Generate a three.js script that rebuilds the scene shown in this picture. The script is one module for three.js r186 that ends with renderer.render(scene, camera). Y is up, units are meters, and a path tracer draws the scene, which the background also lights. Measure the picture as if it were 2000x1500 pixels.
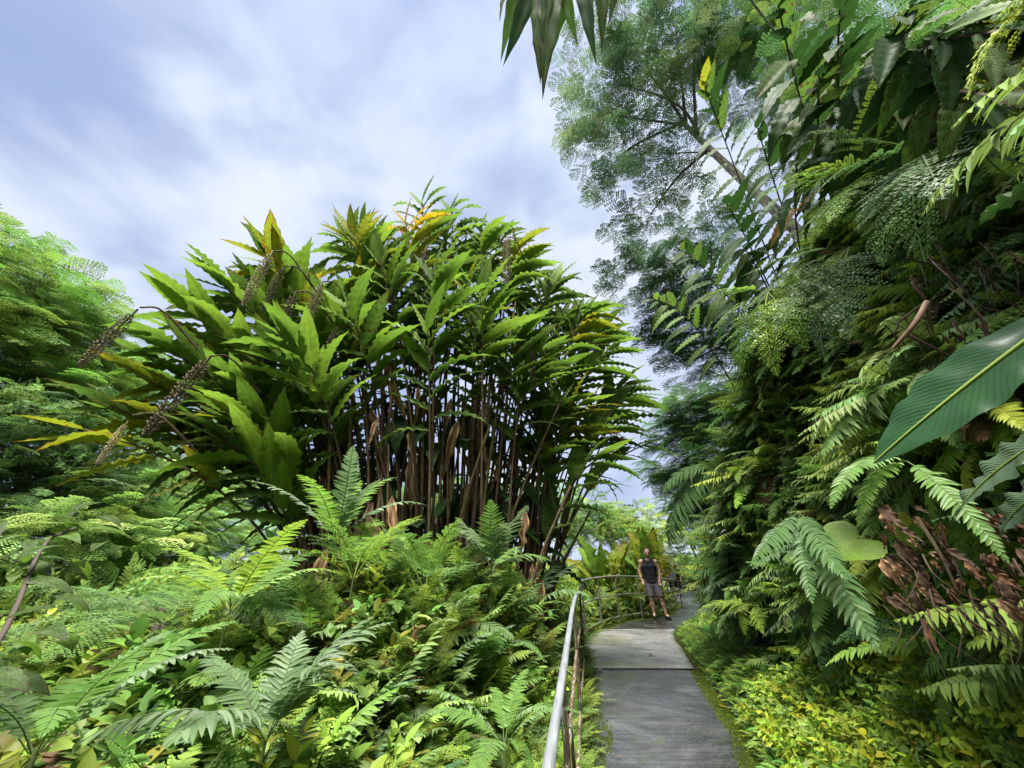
import * as THREE from 'three';
import { mergeGeometries } from 'three/addons/utils/BufferGeometryUtils.js';
import { MarchingCubes } from 'three/addons/objects/MarchingCubes.js';

// ---------------------------------------------------------------- camera, sky, sun, exposure
const scene = new THREE.Scene();
const PITCH = 25 * Math.PI / 180, EYE = 1.55, F = 726;          // F: focal length in photograph pixels (2000 wide)
const camera = new THREE.PerspectiveCamera(2 * Math.atan(750 / F) * 180 / Math.PI, 4 / 3, 0.05, 2000);
camera.position.set(0, EYE, 0);
camera.rotation.set(PITCH, 0, 0);
const renderer = new THREE.WebGLRenderer();
renderer.toneMapping = THREE.LinearToneMapping;
renderer.toneMappingExposure = 6.7;
renderer.shadowMap.enabled = true;

function rngOf(seed) {
  let a = seed >>> 0;
  return () => { a = (a + 0x6D2B79F5) | 0; let t = Math.imul(a ^ (a >>> 15), 1 | a); t = (t + Math.imul(t ^ (t >>> 7), 61 | t)) ^ t; return ((t ^ (t >>> 14)) >>> 0) / 4294967296; };
}
function hash3(x, y, z) { let h = Math.imul(x, 374761393) + Math.imul(y, 668265263) + Math.imul(z, 2147483647 ^ 0x5bd1e995); h = Math.imul(h ^ (h >>> 13), 1274126177); return ((h ^ (h >>> 16)) >>> 0) / 4294967296; }
function noise3(x, y, z) {
  const X = Math.floor(x), Y = Math.floor(y), Z = Math.floor(z); let u = x - X, v = y - Y, w = z - Z;
  u = u * u * (3 - 2 * u); v = v * v * (3 - 2 * v); w = w * w * (3 - 2 * w);
  const l = (a, b, t) => a + (b - a) * t;
  return l(l(l(hash3(X, Y, Z), hash3(X + 1, Y, Z), u), l(hash3(X, Y + 1, Z), hash3(X + 1, Y + 1, Z), u), v),
    l(l(hash3(X, Y, Z + 1), hash3(X + 1, Y, Z + 1), u), l(hash3(X, Y + 1, Z + 1), hash3(X + 1, Y + 1, Z + 1), u), v), w);
}
function fbm(x, y, z, n = 5) { let s = 0, a = 0.5, t = 0; for (let i = 0; i < n; i++) { s += a * noise3(x, y, z); t += a; a *= 0.5; x = x * 2.03 + 17.1; y = y * 2.03 + 3.7; z = z * 2.03 + 9.2; } return s / t; }
const clamp = (x, a = 0, b = 1) => Math.min(b, Math.max(a, x));
const lerp = (a, b, t) => a + (b - a) * t;
const smooth = (a, b, x) => { const t = clamp((x - a) / (b - a)); return t * t * (3 - 2 * t); };
const V = (x, y, z) => new THREE.Vector3(x, y, z);
// a world point on the sight line of a photograph pixel, at horizontal distance hd from the camera's foot
function P(px, py, hd) {
  const u = (px - 1000) / F, v = (750 - py) / F, c = Math.cos(PITCH), s = Math.sin(PITCH);
  const f = c - s * v, up = s + c * v, k = hd / Math.hypot(u, f);
  return V(u * k, EYE + up * k, -f * k);
}

// bright hazy sun behind thin cloud, high to the front
const SUN = V(-0.04, 1.0, 0.27).normalize();
{
  const w = 2048, h = 1024, data = new Float32Array(w * h * 4);
  for (let j = 0; j < h; j++) {
    const el = ((j + 0.5) / h - 0.5) * Math.PI;
    for (let i = 0; i < w; i++) {
      const az = ((i + 0.5) / w - 0.5) * 2 * Math.PI;                 // direction (cos az, sin az)
      const x = Math.cos(el) * Math.cos(az), y = Math.sin(el), z = Math.cos(el) * Math.sin(az);
      const Y = Math.max(y, 0), q3 = [x * 2.1, Y * 2.9, z * 2.1];
      const wx = fbm(q3[0] + 4, q3[1], q3[2] + 7, 3) - 0.5, wz = fbm(q3[0], q3[1] + 8, q3[2] + 3, 3) - 0.5;
      const big = fbm(q3[0] * 0.8 + wx * 1.2 + 55.5, q3[1] * 0.8 + 20.3, q3[2] * 0.8 + wz * 1.2 + 1.7, 4);
      const fine = fbm(q3[0] * 2.1 + wx * 1.8 + 30, q3[1] * 2.6, q3[2] * 2.1 + wz * 1.8 + 4.2, 6);
      const c = smooth(0.40, 0.64, big * 0.6 + fine * 0.45);
      const lump = smooth(0.34, 0.70, fbm(q3[0] * 1.5 + wx + 31, q3[1] * 2.0 + 9.1, q3[2] * 1.5 + wz + 7, 6));
      const thin = clamp(0.25 + 0.75 * c + 0.5 * (fine - 0.5));
      const sd = Math.max(0, x * SUN.x + y * SUN.y + z * SUN.z);
      const glow = 0.30 * Math.pow(sd, 6) + 0.40 * Math.pow(sd, 30);
      const low = Math.exp(-Math.max(y, 0) * 5);
      // gap colour (blue with a violet cast), cloud colour (grey-white)
      const b = [0.200, 0.270, 0.460], d = [0.340, 0.410, 0.570], wh = [0.530, 0.575, 0.665];
      const o = (j * w + i) * 4;
      for (let q = 0; q < 3; q++) {
        let v = lerp(b[q], d[q], thin); v = lerp(v, wh[q], c * (0.25 + 0.75 * lump));
        v = lerp(v, [0.46, 0.53, 0.66][q], low * 0.6);
        v += glow * [1.0, 0.99, 0.96][q];
        data[o + q] = v * 0.240;
      }
      data[o + 3] = 1;
    }
  }
  const t = new THREE.DataTexture(data, w, h, THREE.RGBAFormat, THREE.FloatType);
  t.mapping = THREE.EquirectangularReflectionMapping; t.magFilter = THREE.LinearFilter; t.minFilter = THREE.LinearFilter; t.needsUpdate = true;
  scene.background = t; scene.environment = t;
}
const sun = new THREE.DirectionalLight(new THREE.Color(1.0, 0.965, 0.90), 2.3);
sun.position.copy(SUN).multiplyScalar(60); sun.castShadow = true; sun.shadow.radius = 50;
sun.shadow.mapSize.set(4096, 4096);
Object.assign(sun.shadow.camera, { left: -35, right: 35, top: 35, bottom: -35, near: 1, far: 160 });
sun.name = 'sun'; scene.add(sun); scene.add(sun.target);

// ---------------------------------------------------------------- helpers
const taken = new Map();
function numbered(n) { const k = taken.get(n) || 0; taken.set(n, k + 1); return k ? n + '_' + String(k).padStart(3, '0') : n; }
function shadows(m) { m.castShadow = true; m.receiveShadow = true; return m; }
function thing(name, label, category, pos = [0, 0, 0], group) {
  const o = new THREE.Group(); o.name = numbered(name); o.position.set(...pos); o.userData = { label, category };
  if (group) o.userData.group = group; scene.add(o); return o;
}
function obj(name, geo, mat, parent = scene) {
  const m = shadows(new THREE.Mesh(geo, mat)); m.name = parent === scene ? numbered(name) : name; parent.add(m); return m;
}
function tag(o, label, category, group) { o.userData.label = label; o.userData.category = category; if (group) o.userData.group = group; return o; }
function stuff(o) { o.userData.kind = 'stuff'; return o; }
function struct(o, label) { o.userData.kind = 'structure'; if (label) o.userData.label = label; return o; }
// local frame: y along dir, z towards up as far as possible
const _x = V(), _y = V(), _z = V();
function frame(pos, dir, up, s = 1, sx = s, roll = 0) {
  _y.copy(dir).normalize(); _z.copy(up).addScaledVector(_y, -up.dot(_y));
  if (_z.lengthSq() < 1e-6) _z.set(_y.y, _y.z, _y.x).cross(_y);
  _z.normalize(); if (roll) _z.applyAxisAngle(_y, roll); _x.crossVectors(_y, _z);
  const m = new THREE.Matrix4().makeBasis(_x, _y, _z); m.scale(V(sx, s, s)); m.setPosition(pos); return m;
}
function place(o, m) { m.decompose(o.position, o.quaternion, o.scale); return o; }
class Copies {                                                        // collects placed copies of one shape
  constructor(geo, mat) { this.geo = geo; this.mat = mat; this.m = []; this.c = []; }
  add(m, c) { this.m.push(m); this.c.push(c); }
  build(name, parent = scene) {
    if (!this.m.length) return null;
    const o = shadows(new THREE.InstancedMesh(this.geo, this.mat, this.m.length));
    this.m.forEach((m, i) => { o.setMatrixAt(i, m); o.setColorAt(i, this.c[i]); });
    o.name = parent === scene ? numbered(name) : name; stuff(o); parent.add(o); return o;
  }
}
// collects triangles into one geometry
class Mesher {
  constructor() { this.p = []; this.n = []; this.u = []; this.c = []; this.i = []; }
  v(x, y, z, nx, ny, nz, u = 0, w = 0, c) { this.p.push(x, y, z); this.n.push(nx, ny, nz); this.u.push(u, w); if (c) this.c.push(c[0], c[1], c[2]); return this.p.length / 3 - 1; }
  t(a, b, c) { this.i.push(a, b, c); }
  geo() {
    const g = new THREE.BufferGeometry();
    g.setAttribute('position', new THREE.Float32BufferAttribute(this.p, 3)); g.setAttribute('normal', new THREE.Float32BufferAttribute(this.n, 3));
    g.setAttribute('uv', new THREE.Float32BufferAttribute(this.u, 2)); if (this.c.length) g.setAttribute('color', new THREE.Float32BufferAttribute(this.c, 3));
    g.setIndex(this.i); return g;
  }
}
function tube(pts, r0, r1, sides = 7, seg = 0, closed = true) {
  const curve = pts.length > 2 ? new THREE.CatmullRomCurve3(pts, false, 'centripetal') : new THREE.LineCurve3(pts[0], pts[1]);
  const n = seg || Math.max(2, (pts.length - 1) * 4), g = new Mesher(), fr = { t: V(), a: V(0, 0, 0), b: V() };
  let prev = null; const len = curve.getLength();
  for (let i = 0; i <= n; i++) {
    const t = i / n, p = curve.getPoint(t), T = curve.getTangent(t).normalize();
    let a = prev ? prev.clone().addScaledVector(T, -prev.dot(T)) : (Math.abs(T.y) < 0.9 ? V(0, 1, 0) : V(1, 0, 0)).cross(T);
    a.normalize(); prev = a; const b = V().crossVectors(T, a), r = typeof r0 === 'function' ? r0(t) : lerp(r0, r1, t);
    for (let k = 0; k <= sides; k++) {
      const th = k / sides * 2 * Math.PI, c = Math.cos(th), s = Math.sin(th), nx = a.x * c + b.x * s, ny = a.y * c + b.y * s, nz = a.z * c + b.z * s;
      g.v(p.x + nx * r, p.y + ny * r, p.z + nz * r, nx, ny, nz, k / sides, t * len);
    }
    if (i) for (let k = 0; k < sides; k++) { const q = (i - 1) * (sides + 1) + k, w = q + sides + 1; g.t(q, q + 1, w); g.t(q + 1, w + 1, w); }
  }
  if (closed) for (const e of [0, n]) {
    const p = curve.getPoint(e / n), T = curve.getTangent(e / n).multiplyScalar(e ? 1 : -1), c = g.v(p.x, p.y, p.z, T.x, T.y, T.z), q = e * (sides + 1);
    for (let k = 0; k < sides; k++) e ? g.t(c, q + k, q + k + 1) : g.t(c, q + k + 1, q + k);
  }
  return g.geo();
}
function texture(w, h, fn, srgb = true, rx = 1, ry = 1) {
  const d = new Uint8Array(w * h * 4);
  for (let j = 0; j < h; j++) for (let i = 0; i < w; i++) { const c = fn(i / w, j / h, i, j), o = (j * w + i) * 4; for (let q = 0; q < 3; q++) d[o + q] = clamp(typeof c === 'number' ? c : c[q]) * 255; d[o + 3] = 255; }
  const t = new THREE.DataTexture(d, w, h); t.wrapS = t.wrapT = THREE.RepeatWrapping; t.magFilter = THREE.LinearFilter; t.minFilter = THREE.LinearMipmapLinearFilter; t.generateMipmaps = true;
  if (srgb) t.colorSpace = THREE.SRGBColorSpace; t.repeat.set(rx, ry); t.needsUpdate = true; return t;
}
// noise that repeats over the unit square
function tnoise(u, v, f, z, n = 4) {
  const a = u * 2 * Math.PI, b = v * 2 * Math.PI, r = f / (2 * Math.PI);
  return fbm(Math.cos(a) * r + 10 + Math.cos(b) * r * 0.6, Math.sin(a) * r + 20 + Math.sin(b) * r, Math.cos(b) * r + z + Math.sin(b) * 0.35 * r, n);
}
const lin = (r, g, b) => new THREE.Color().setRGB(r, g, b);
// ---------------------------------------------------------------- materials
const M = {};
function leafMat(c, o = {}) {
  return new THREE.MeshPhysicalMaterial({ color: lin(...c), roughness: 0.97, transmission: 0.5, thickness: 0, clearcoat: 0.24, clearcoatRoughness: 0.42, side: THREE.DoubleSide, ior: 1.3, specularIntensity: 0.2, ...o });
}
// broad-leaf blade: u along, v across; pale midrib, raised side veins, blotches
const veinTex = texture(512, 256, (u, v) => {
  const s = Math.abs(v - 0.5) * 2, q = (u - s * 0.16) * 30, vein = Math.pow(Math.abs(Math.sin(q * Math.PI)), 9);
  const blot = fbm(u * 6, v * 5, 2, 4), speck = fbm(u * 30, v * 30, 5, 3);
  const rib = Math.exp(-Math.pow(s / 0.05, 2));
  const m = 0.86 - 0.10 * vein + 0.20 * (blot - 0.5) + 0.14 * (speck - 0.5);
  return [m + rib * 0.12, m + rib * 0.10, m * 0.93 + rib * 0.02];
});
// the same blade with browned tip, edge and spots
const wornTex = texture(512, 256, (u, v) => {
  const s = Math.abs(v - 0.5) * 2, q = (u - s * 0.16) * 30, vein = Math.pow(Math.abs(Math.sin(q * Math.PI)), 9), blot = fbm(u * 6, v * 5, 12, 4), speck = fbm(u * 30, v * 30, 15, 3), rib = Math.exp(-Math.pow(s / 0.05, 2));
  const m = 0.86 - 0.10 * vein + 0.22 * (blot - 0.5) + 0.16 * (speck - 0.5), n = fbm(u * 14, v * 9, 21, 4), br = smooth(0.52, 0.64, n * 0.55 + 0.30 * s * s + 0.34 * smooth(0.7, 1, u)), hole = smooth(0.64, 0.70, fbm(u * 22, v * 14, 33, 3));
  const k = Math.max(br, hole); return [lerp(m + rib * 0.12, 0.80, k), lerp(m + rib * 0.10, 0.46, k), lerp(m * 0.93, 0.55, k)];
});
const veinBump = texture(512, 256, (u, v) => {
  const s = Math.abs(v - 0.5) * 2, q = (u - s * 0.16) * 30;
  return 0.5 + 0.4 * Math.sin(q * 2 * Math.PI) * (1 - 0.4 * s) * (0.6 + 0.8 * fbm(u * 9, v * 4, 3, 2)) - 0.5 * Math.exp(-Math.pow(s / 0.06, 2));
}, false);
const bw = { map: wornTex, bumpMap: veinBump, bumpScale: 0.0028 };
const bl = { map: veinTex, bumpMap: veinBump, bumpScale: 0.0028 };
M.ginger = [
  leafMat([0.170, 0.315, 0.042], bl), leafMat([0.245, 0.41, 0.050], bl), leafMat([0.105, 0.210, 0.038], { ...bw, clearcoat: 0.14 }), leafMat([0.33, 0.42, 0.030], bw),
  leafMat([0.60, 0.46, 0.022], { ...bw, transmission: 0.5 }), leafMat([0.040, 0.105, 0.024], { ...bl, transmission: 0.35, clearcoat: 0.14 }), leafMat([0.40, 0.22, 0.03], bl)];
M.gloss = leafMat([0.018, 0.068, 0.018], { ...bl, transmission: 0.16, clearcoat: 0.6, clearcoatRoughness: 0.22, bumpScale: 0.0016 });
M.midrib = leafMat([0.20, 0.27, 0.05], { transmission: 0.1 });
M.fern = leafMat([1, 1, 1], { clearcoat: 0.3, clearcoatRoughness: 0.42, transmission: 0.4 });
M.tree = leafMat([1, 1, 1], { clearcoat: 0.2, clearcoatRoughness: 0.45, transmission: 0.38 });
M.fernPart = [[0.120, 0.235, 0.048], [0.180, 0.33, 0.052], [0.072, 0.155, 0.042], [0.24, 0.37, 0.045], [0.140, 0.225, 0.100]].map((c) => leafMat(c, { clearcoat: 0.4, clearcoatRoughness: 0.36 }));
const barkTex = texture(256, 512, (u, v) => { const a = tnoise(u, v, 6, 1, 4), b = fbm(u * 24, v * 5, 3, 4); const k = 0.55 + 0.5 * (a - 0.4) + 0.6 * (b - 0.5); return [k, k * 0.94, k * 0.86]; });
const barkBump = texture(256, 512, (u, v) => fbm(u * 26, v * 6, 3, 4), false);
const stemTex = texture(128, 512, (u, v) => {
  const ring = smooth(0.92, 1.0, (v * 5 + 0.15 * fbm(u * 3, v * 7, 2, 2)) % 1), str = fbm(u * 22, v * 3, 3, 3), patch = smooth(0.45, 0.65, fbm(u * 3, v * 9, 8, 4)), red = smooth(0.5, 0.7, fbm(u * 2 + 9, v * 4, 5, 3));
  let k = 0.5 + 0.55 * (str - 0.5); let c = [0.56 * k + 0.10, 0.47 * k + 0.08, 0.34 * k + 0.05];
  c = c.map((x, q) => lerp(x, [0.62, 0.55, 0.42][q] * (0.6 + k * 0.5), patch * 0.6)); c = c.map((x, q) => lerp(x, [0.45, 0.22, 0.14][q] * (0.5 + k * 0.7), red * 0.35));
  return c.map((x) => x * (1 - 0.4 * ring));
});
M.stem = new THREE.MeshStandardMaterial({ map: stemTex, roughness: 0.8, bumpMap: barkBump, bumpScale: 0.004 });
M.stemDark = new THREE.MeshStandardMaterial({ map: stemTex, color: lin(0.5, 0.45, 0.40), roughness: 0.85, bumpMap: barkBump, bumpScale: 0.004 });
M.stemOlive = new THREE.MeshStandardMaterial({ map: stemTex, color: lin(0.85, 0.95, 0.55), roughness: 0.75, bumpMap: barkBump, bumpScale: 0.004 });
M.stemGreen = new THREE.MeshStandardMaterial({ map: stemTex, color: lin(0.45, 0.75, 0.28), roughness: 0.7 });
M.bark = new THREE.MeshStandardMaterial({ map: barkTex, color: lin(0.55, 0.52, 0.45), roughness: 0.9, bumpMap: barkBump, bumpScale: 0.02 });
M.barkPale = new THREE.MeshStandardMaterial({ map: barkTex, color: lin(0.95, 0.92, 0.84), roughness: 0.85, bumpMap: barkBump, bumpScale: 0.02 });
M.twig = new THREE.MeshStandardMaterial({ color: lin(0.06, 0.045, 0.035), roughness: 0.9 });
M.rachis = new THREE.MeshStandardMaterial({ color: lin(0.10, 0.13, 0.04), roughness: 0.7 });
const dryTex = texture(256, 128, (u, v) => { const k = 0.5 + 0.5 * fbm(u * 4, v * 22, 3, 4), p = smooth(0.4, 0.7, fbm(u * 5, v * 3, 1, 3)); return [lerp(0.42, 0.72, p) * k * 1.3, lerp(0.30, 0.60, p) * k * 1.25, lerp(0.20, 0.44, p) * k * 1.2]; });
M.dry = new THREE.MeshPhysicalMaterial({ map: dryTex, roughness: 0.95, transmission: 0.25, thickness: 0, side: THREE.DoubleSide });
M.dryRed = new THREE.MeshPhysicalMaterial({ map: dryTex, color: lin(0.50, 0.37, 0.30), roughness: 0.95, transmission: 0.15, thickness: 0, side: THREE.DoubleSide });
M.dryDark = new THREE.MeshPhysicalMaterial({ map: dryTex, color: lin(0.30, 0.27, 0.23), roughness: 0.95, transmission: 0.25, thickness: 0, side: THREE.DoubleSide });
M.caneDark = new THREE.MeshStandardMaterial({ map: stemTex, color: lin(0.28, 0.24, 0.20), roughness: 0.9 });
M.seed = new THREE.MeshStandardMaterial({ color: lin(0.105, 0.075, 0.048), roughness: 0.85 });
M.seedPale = new THREE.MeshStandardMaterial({ color: lin(0.30, 0.24, 0.15), roughness: 0.85 });

// ---------------------------------------------------------------- leaf and frond shapes
// broad blade of length 1: along +y, upper face +z, drooping to -z
function bladeGeo({ half = 0.13, droop = 0.6, fold = 0.25, wave = 0.03, lobes = 9, seed = 1, rows = 16, tear = 0, tip = 1.25, base = 0.55, twist = 0, jag = 0 }) {
  const r = rngOf(seed), g = new Mesher(), cols = 6, ph = r() * 6, ph2 = r() * 6, ripple = [];
  for (let i = 0; i <= rows; i++) ripple.push([r() - 0.5, r() - 0.5]);
  let y = 0, z = 0; const ctr = [];
  for (let i = 0; i <= rows; i++) { const t = i / rows, a = droop * Math.pow(t, 1.15) * 1.3 - droop * 0.12; ctr.push([y, z, a]); y += Math.cos(a) / rows; z -= Math.sin(a) / rows; }
  for (let i = 0; i <= rows; i++) {
    const t = i / rows, [cy, cz, a] = ctr[i], wv = Math.pow(Math.sin(Math.PI * Math.pow(t, base)), 0.75) * (1 - Math.pow(t, 5) * 0.25) * (t > 0.8 ? Math.pow((1 - t) / 0.2, tip - 1) : 1);
    const tw = twist * t;
    for (let k = 0; k <= cols; k++) {
      const s = k / cols * 2 - 1, side = s < 0 ? 0 : 1, e = Math.abs(s), sc = 1 + e * (wave * 2.2 * Math.sin(t * lobes * 6.28 + (side ? ph : ph2)) + ripple[i][side] * wave * 3) - (e > 0.6 && jag ? jag * Math.max(0, ripple[(i * 3 + side * 5) % (rows + 1)][side] * 2) : 0);
      const w = half * wv * s * sc, lift = Math.abs(w) * fold - e * e * fold * half * wv * 0.6 + e * wave * 0.9 * wv * Math.sin(t * lobes * 6.28 + 1.3 + (side ? ph : ph2)) + tear * e * ripple[i][side] * 0.04;
      const lx = w * Math.cos(tw) - lift * Math.sin(tw), lz = w * Math.sin(tw) + lift * Math.cos(tw), back = e * 0.25 * half * wv;   // blade halves sweep forward
      g.v(lx, cy + Math.sin(a) * lz + back * Math.cos(a), cz + Math.cos(a) * lz - back * Math.sin(a), 0, 0, 1, t, (s + 1) / 2);
    }
  }
  for (let i = 0; i < rows; i++) for (let k = 0; k < cols; k++) { const q = i * (cols + 1) + k; g.t(q, q + 1, q + cols + 1); g.t(q + 1, q + cols + 2, q + cols + 1); }
  const o = g.geo(); o.computeVertexNormals(); return o;
}
// fern frond of length 1; pinnate, or twice pinnate with `sub` pairs of leaflets on each pinna
function frondGeo({ pairs = 24, width = 0.2, pw = 0.022, arch = 0.9, sweep = 0.35, sub = 0, bare = 0.12, seed = 1, droop = 0.3, profile = 0, curl = 0, toothed = 0, rib = 0.006 }) {
  const r = rngOf(seed), g = new Mesher(), N = 40, c = [];
  let y = 0, z = 0;
  for (let i = 0; i <= N; i++) { const t = i / N, a = arch * Math.pow(t, 1.35) + curl * Math.pow(t, 6); c.push([y, z, a]); y += Math.cos(a) / N; z -= Math.sin(a) / N; }
  const at = (t) => { const f = clamp(t) * N, i = Math.min(N - 1, Math.floor(f)), k = f - i; return [0, 1, 2].map((q) => lerp(c[i][q], c[i + 1][q], k)); };
  // rachis: a thin three-sided rod
  const RS = 10;
  for (let i = 0; i <= RS; i++) { const t = i / RS, [cy, cz, a] = at(t), w = rib * (1 - 0.75 * t), col = [1.1, 0.9, 0.8]; g.v(-w, cy, cz, -0.7, 0, 0.7, 0, 0, col); g.v(w, cy, cz, 0.7, 0, 0.7, 0, 0, col); g.v(0, cy - Math.sin(a) * w * 1.4, cz - Math.cos(a) * w * 1.4, 0, 0, -1, 0, 0, col); if (i) { const q = (i - 1) * 3; for (let k = 0; k < 3; k++) { const m = (k + 1) % 3; g.t(q + k, q + m, q + 3 + k); g.t(q + m, q + 3 + m, q + 3 + k); } } }
  g.t = (a, b, q) => g.i.push(a, q, b);
  const X = V(), Y = V(), Z = V(), D = V(), S = V(), p = V();
  for (let i = 0; i < pairs; i++) for (const side of [-1, 1]) {
    const t = bare + (1 - bare) * (i + 0.25 + 0.5 * r() * 0.4 + (side > 0 ? 0.3 : 0)) / pairs; if (t > 0.995) continue;
    const q = (t - bare) / (1 - bare), [cy, cz, a] = at(t);
    let L = profile === 1 ? Math.pow(1 - q, 0.85) * (0.75 + 0.25 * smooth(0, 0.15, q)) : profile === 2 ? Math.pow(Math.sin(Math.PI * Math.pow(lerp(0.12, 1, q), 0.8)), 0.8) : (0.55 + 0.45 * smooth(0, 0.25, q)) * Math.pow(1 - Math.pow(q, 2.2), 0.75);
    L *= width * (0.88 + 0.24 * r()); if (L < 0.008) continue;
    const sw = sweep + 0.5 * q * q + (r() - 0.5) * 0.22;
    Y.set(0, Math.cos(a), -Math.sin(a)); Z.set(0, Math.sin(a), Math.cos(a));
    D.set(side * Math.cos(sw), 0, 0).addScaledVector(Y, Math.sin(sw)).addScaledVector(Z, 0.10 + (r() - 0.5) * 0.3).normalize();
    S.crossVectors(Z, D).normalize(); const nz = V().crossVectors(D, S).normalize();
    const shade = 0.82 + 0.36 * r(), col = [shade * (0.95 + r() * 0.15), shade, shade * 0.95];
    const dr = droop * (0.6 + 0.8 * r());
    const pt = (k, w) => { const b = dr * k; return p.set(0, cy, cz).addScaledVector(D, L * k * (1 - 0.15 * dr * k)).addScaledVector(nz, -L * b * k * 0.9).addScaledVector(S, w).addScaledVector(Y, L * 0.12 * k * k * (toothed ? 1 : 0.6)); };
    if (!sub) {
      const K = toothed ? 5 : 3, wid = pw * (0.7 + 0.3 * Math.min(1, L / (width * 0.6))), prof = K === 3 ? [0.75, 1, 0.72] : [0.8, 1, 0.95, 0.8, 0.5];
      let last = null;
      for (let k = 0; k < K; k++) {
        const f = k / K, w = wid * prof[k], A = pt(f, -w), a0 = [A.x, A.y, A.z], mid = pt(f, 0), m0 = [mid.x - nz.x * w * 0.22, mid.y - nz.y * w * 0.22, mid.z - nz.z * w * 0.22], B = pt(f, w), b0 = [B.x, B.y, B.z];
        const n1 = V().copy(nz).addScaledVector(S, 0.35), n2 = V().copy(nz).addScaledVector(S, -0.35);
        const ia = g.v(...a0, n1.x, n1.y, n1.z, f, 0, col), im = g.v(...m0, nz.x, nz.y, nz.z, f, 0.5, col), ib = g.v(...b0, n2.x, n2.y, n2.z, f, 1, col);
        if (last) { g.t(last[0], last[1], ia); g.t(last[1], im, ia); g.t(last[1], last[2], im); g.t(last[2], ib, im); } last = [ia, im, ib];
      }
      const T = pt(1, 0), it = g.v(T.x, T.y, T.z, nz.x, nz.y, nz.z, 1, 0.5, col); g.t(last[0], last[1], it); g.t(last[1], last[2], it);
    } else {
      const sn = Math.max(3, Math.round(sub * Math.pow(L / width, 0.7)));
      const A = pt(0, -0.0025), a0 = g.v(A.x, A.y, A.z, nz.x, nz.y, nz.z, 0, 0, col), B = pt(0, 0.0025), b0 = g.v(B.x, B.y, B.z, nz.x, nz.y, nz.z, 0, 0, col), T = pt(1, 0), t0 = g.v(T.x, T.y, T.z, nz.x, nz.y, nz.z, 0, 0, col); g.t(a0, b0, t0);
      for (let k = 0; k < sn; k++) for (const s2 of [-1, 1]) {
        const f = (k + 0.5 + (s2 > 0 ? 0.25 : 0)) / (sn + 0.4), l2 = pw * (profile === 3 ? 1 : Math.pow(1 - f, 0.55)) * (0.85 + 0.3 * r()) + 0.002, gap = L / sn;
        const o = pt(f, 0).clone(), w2 = gap * (0.36 + 0.12 * r());
        const d2 = V().copy(S).multiplyScalar(s2).addScaledVector(D, 0.45).addScaledVector(nz, (r() - 0.5) * 0.5).normalize();
        const e = V().crossVectors(nz, d2).normalize(), n2 = V().copy(nz).addScaledVector(e, (r() - 0.5) * 0.8);
        const q0 = o.clone().addScaledVector(e, -w2 * 0.5), q1 = o.clone().addScaledVector(d2, l2 * 0.5).addScaledVector(e, w2), q2 = o.clone().addScaledVector(d2, l2), q3 = o.clone().addScaledVector(d2, l2 * 0.45).addScaledVector(e, -w2);
        const sh = 0.9 + 0.2 * r(), cc = [col[0] * sh, col[1] * sh, col[2] * sh], id = [q0, q1, q2, q3].map((w) => g.v(w.x, w.y, w.z, n2.x, n2.y, n2.z, 0, 0, cc));
        g.t(id[0], id[1], id[2]); g.t(id[0], id[2], id[3]);
      }
    }
  }
  return g.geo();
}
// leafy sprig of length 1: a twig with oval leaves all round
function sprigGeo({ n = 14, leaf = 0.22, half = 0.08, seed = 1, spread = 1, flat = 0 }) {
  const r = rngOf(seed), g = new Mesher(); const D = V(), S = V(), N = V();
  for (let i = 0; i < n; i++) {
    const t = 0.15 + 0.85 * (i + r() * 0.6) / n, az = flat ? (i % 2 ? 0.15 : Math.PI - 0.15) + (r() - 0.5) * 0.5 : i * 2.4 + r(), el = lerp(0.1, 0.9, t) + (r() - 0.5) * 0.6;
    D.set(Math.cos(az) * Math.cos(el) * spread, Math.sin(el), Math.sin(az) * Math.cos(el) * spread).normalize();
    N.set(-D.x * 0.4, 0.4 + r() * 0.6, (r() - 0.5) * 0.8 + (flat ? 0.9 : 0.3)).addScaledVector(D, 0); N.addScaledVector(D, -N.dot(D)).normalize(); S.crossVectors(D, N);
    const L = leaf * (0.7 + 0.6 * r()), w = half * (0.75 + 0.5 * r()), o = V((r() - 0.5) * 0.06, t * 0.9, (r() - 0.5) * 0.06), sh = 0.8 + 0.4 * r(), col = [sh * (0.9 + 0.25 * r()), sh, sh * 0.9];
    const rows = [[0, 0, 0], [0.22, 0.85, 0.02], [0.5, 1, -0.01], [0.78, 0.6, -0.05], [1, 0, -0.13]]; let last = null;
    for (const [f, ww, dz] of rows) {
      const m = o.clone().addScaledVector(D, L * f).addScaledVector(N, L * dz), up = w * ww * 0.25;
      const a = g.v(m.x - S.x * w * ww + N.x * up, m.y - S.y * w * ww + N.y * up, m.z - S.z * w * ww + N.z * up, N.x + S.x * 0.3, N.y + S.y * 0.3, N.z + S.z * 0.3, f, 0, col), b = g.v(m.x, m.y, m.z, N.x, N.y, N.z, f, 0.5, col), c = g.v(m.x + S.x * w * ww + N.x * up, m.y + S.y * w * ww + N.y * up, m.z + S.z * w * ww + N.z * up, N.x - S.x * 0.3, N.y - S.y * 0.3, N.z - S.z * 0.3, f, 1, col);
      if (last) { g.t(last[0], last[1], a); g.t(last[1], b, a); g.t(last[1], last[2], b); g.t(last[2], c, b); } last = [a, b, c];
    }
  }
  for (const s of [[-0.008, 0], [0.008, 0]]) g.v(s[0], 0, 0, 0, 0, 1, 0, 0, [0.6, 0.5, 0.4]); const tp = g.v(0, 0.95, 0, 0, 0, 1, 0, 0, [0.6, 0.5, 0.4]); g.t(tp - 2, tp - 1, tp);
  return g.geo();
}
const G = {};
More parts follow.
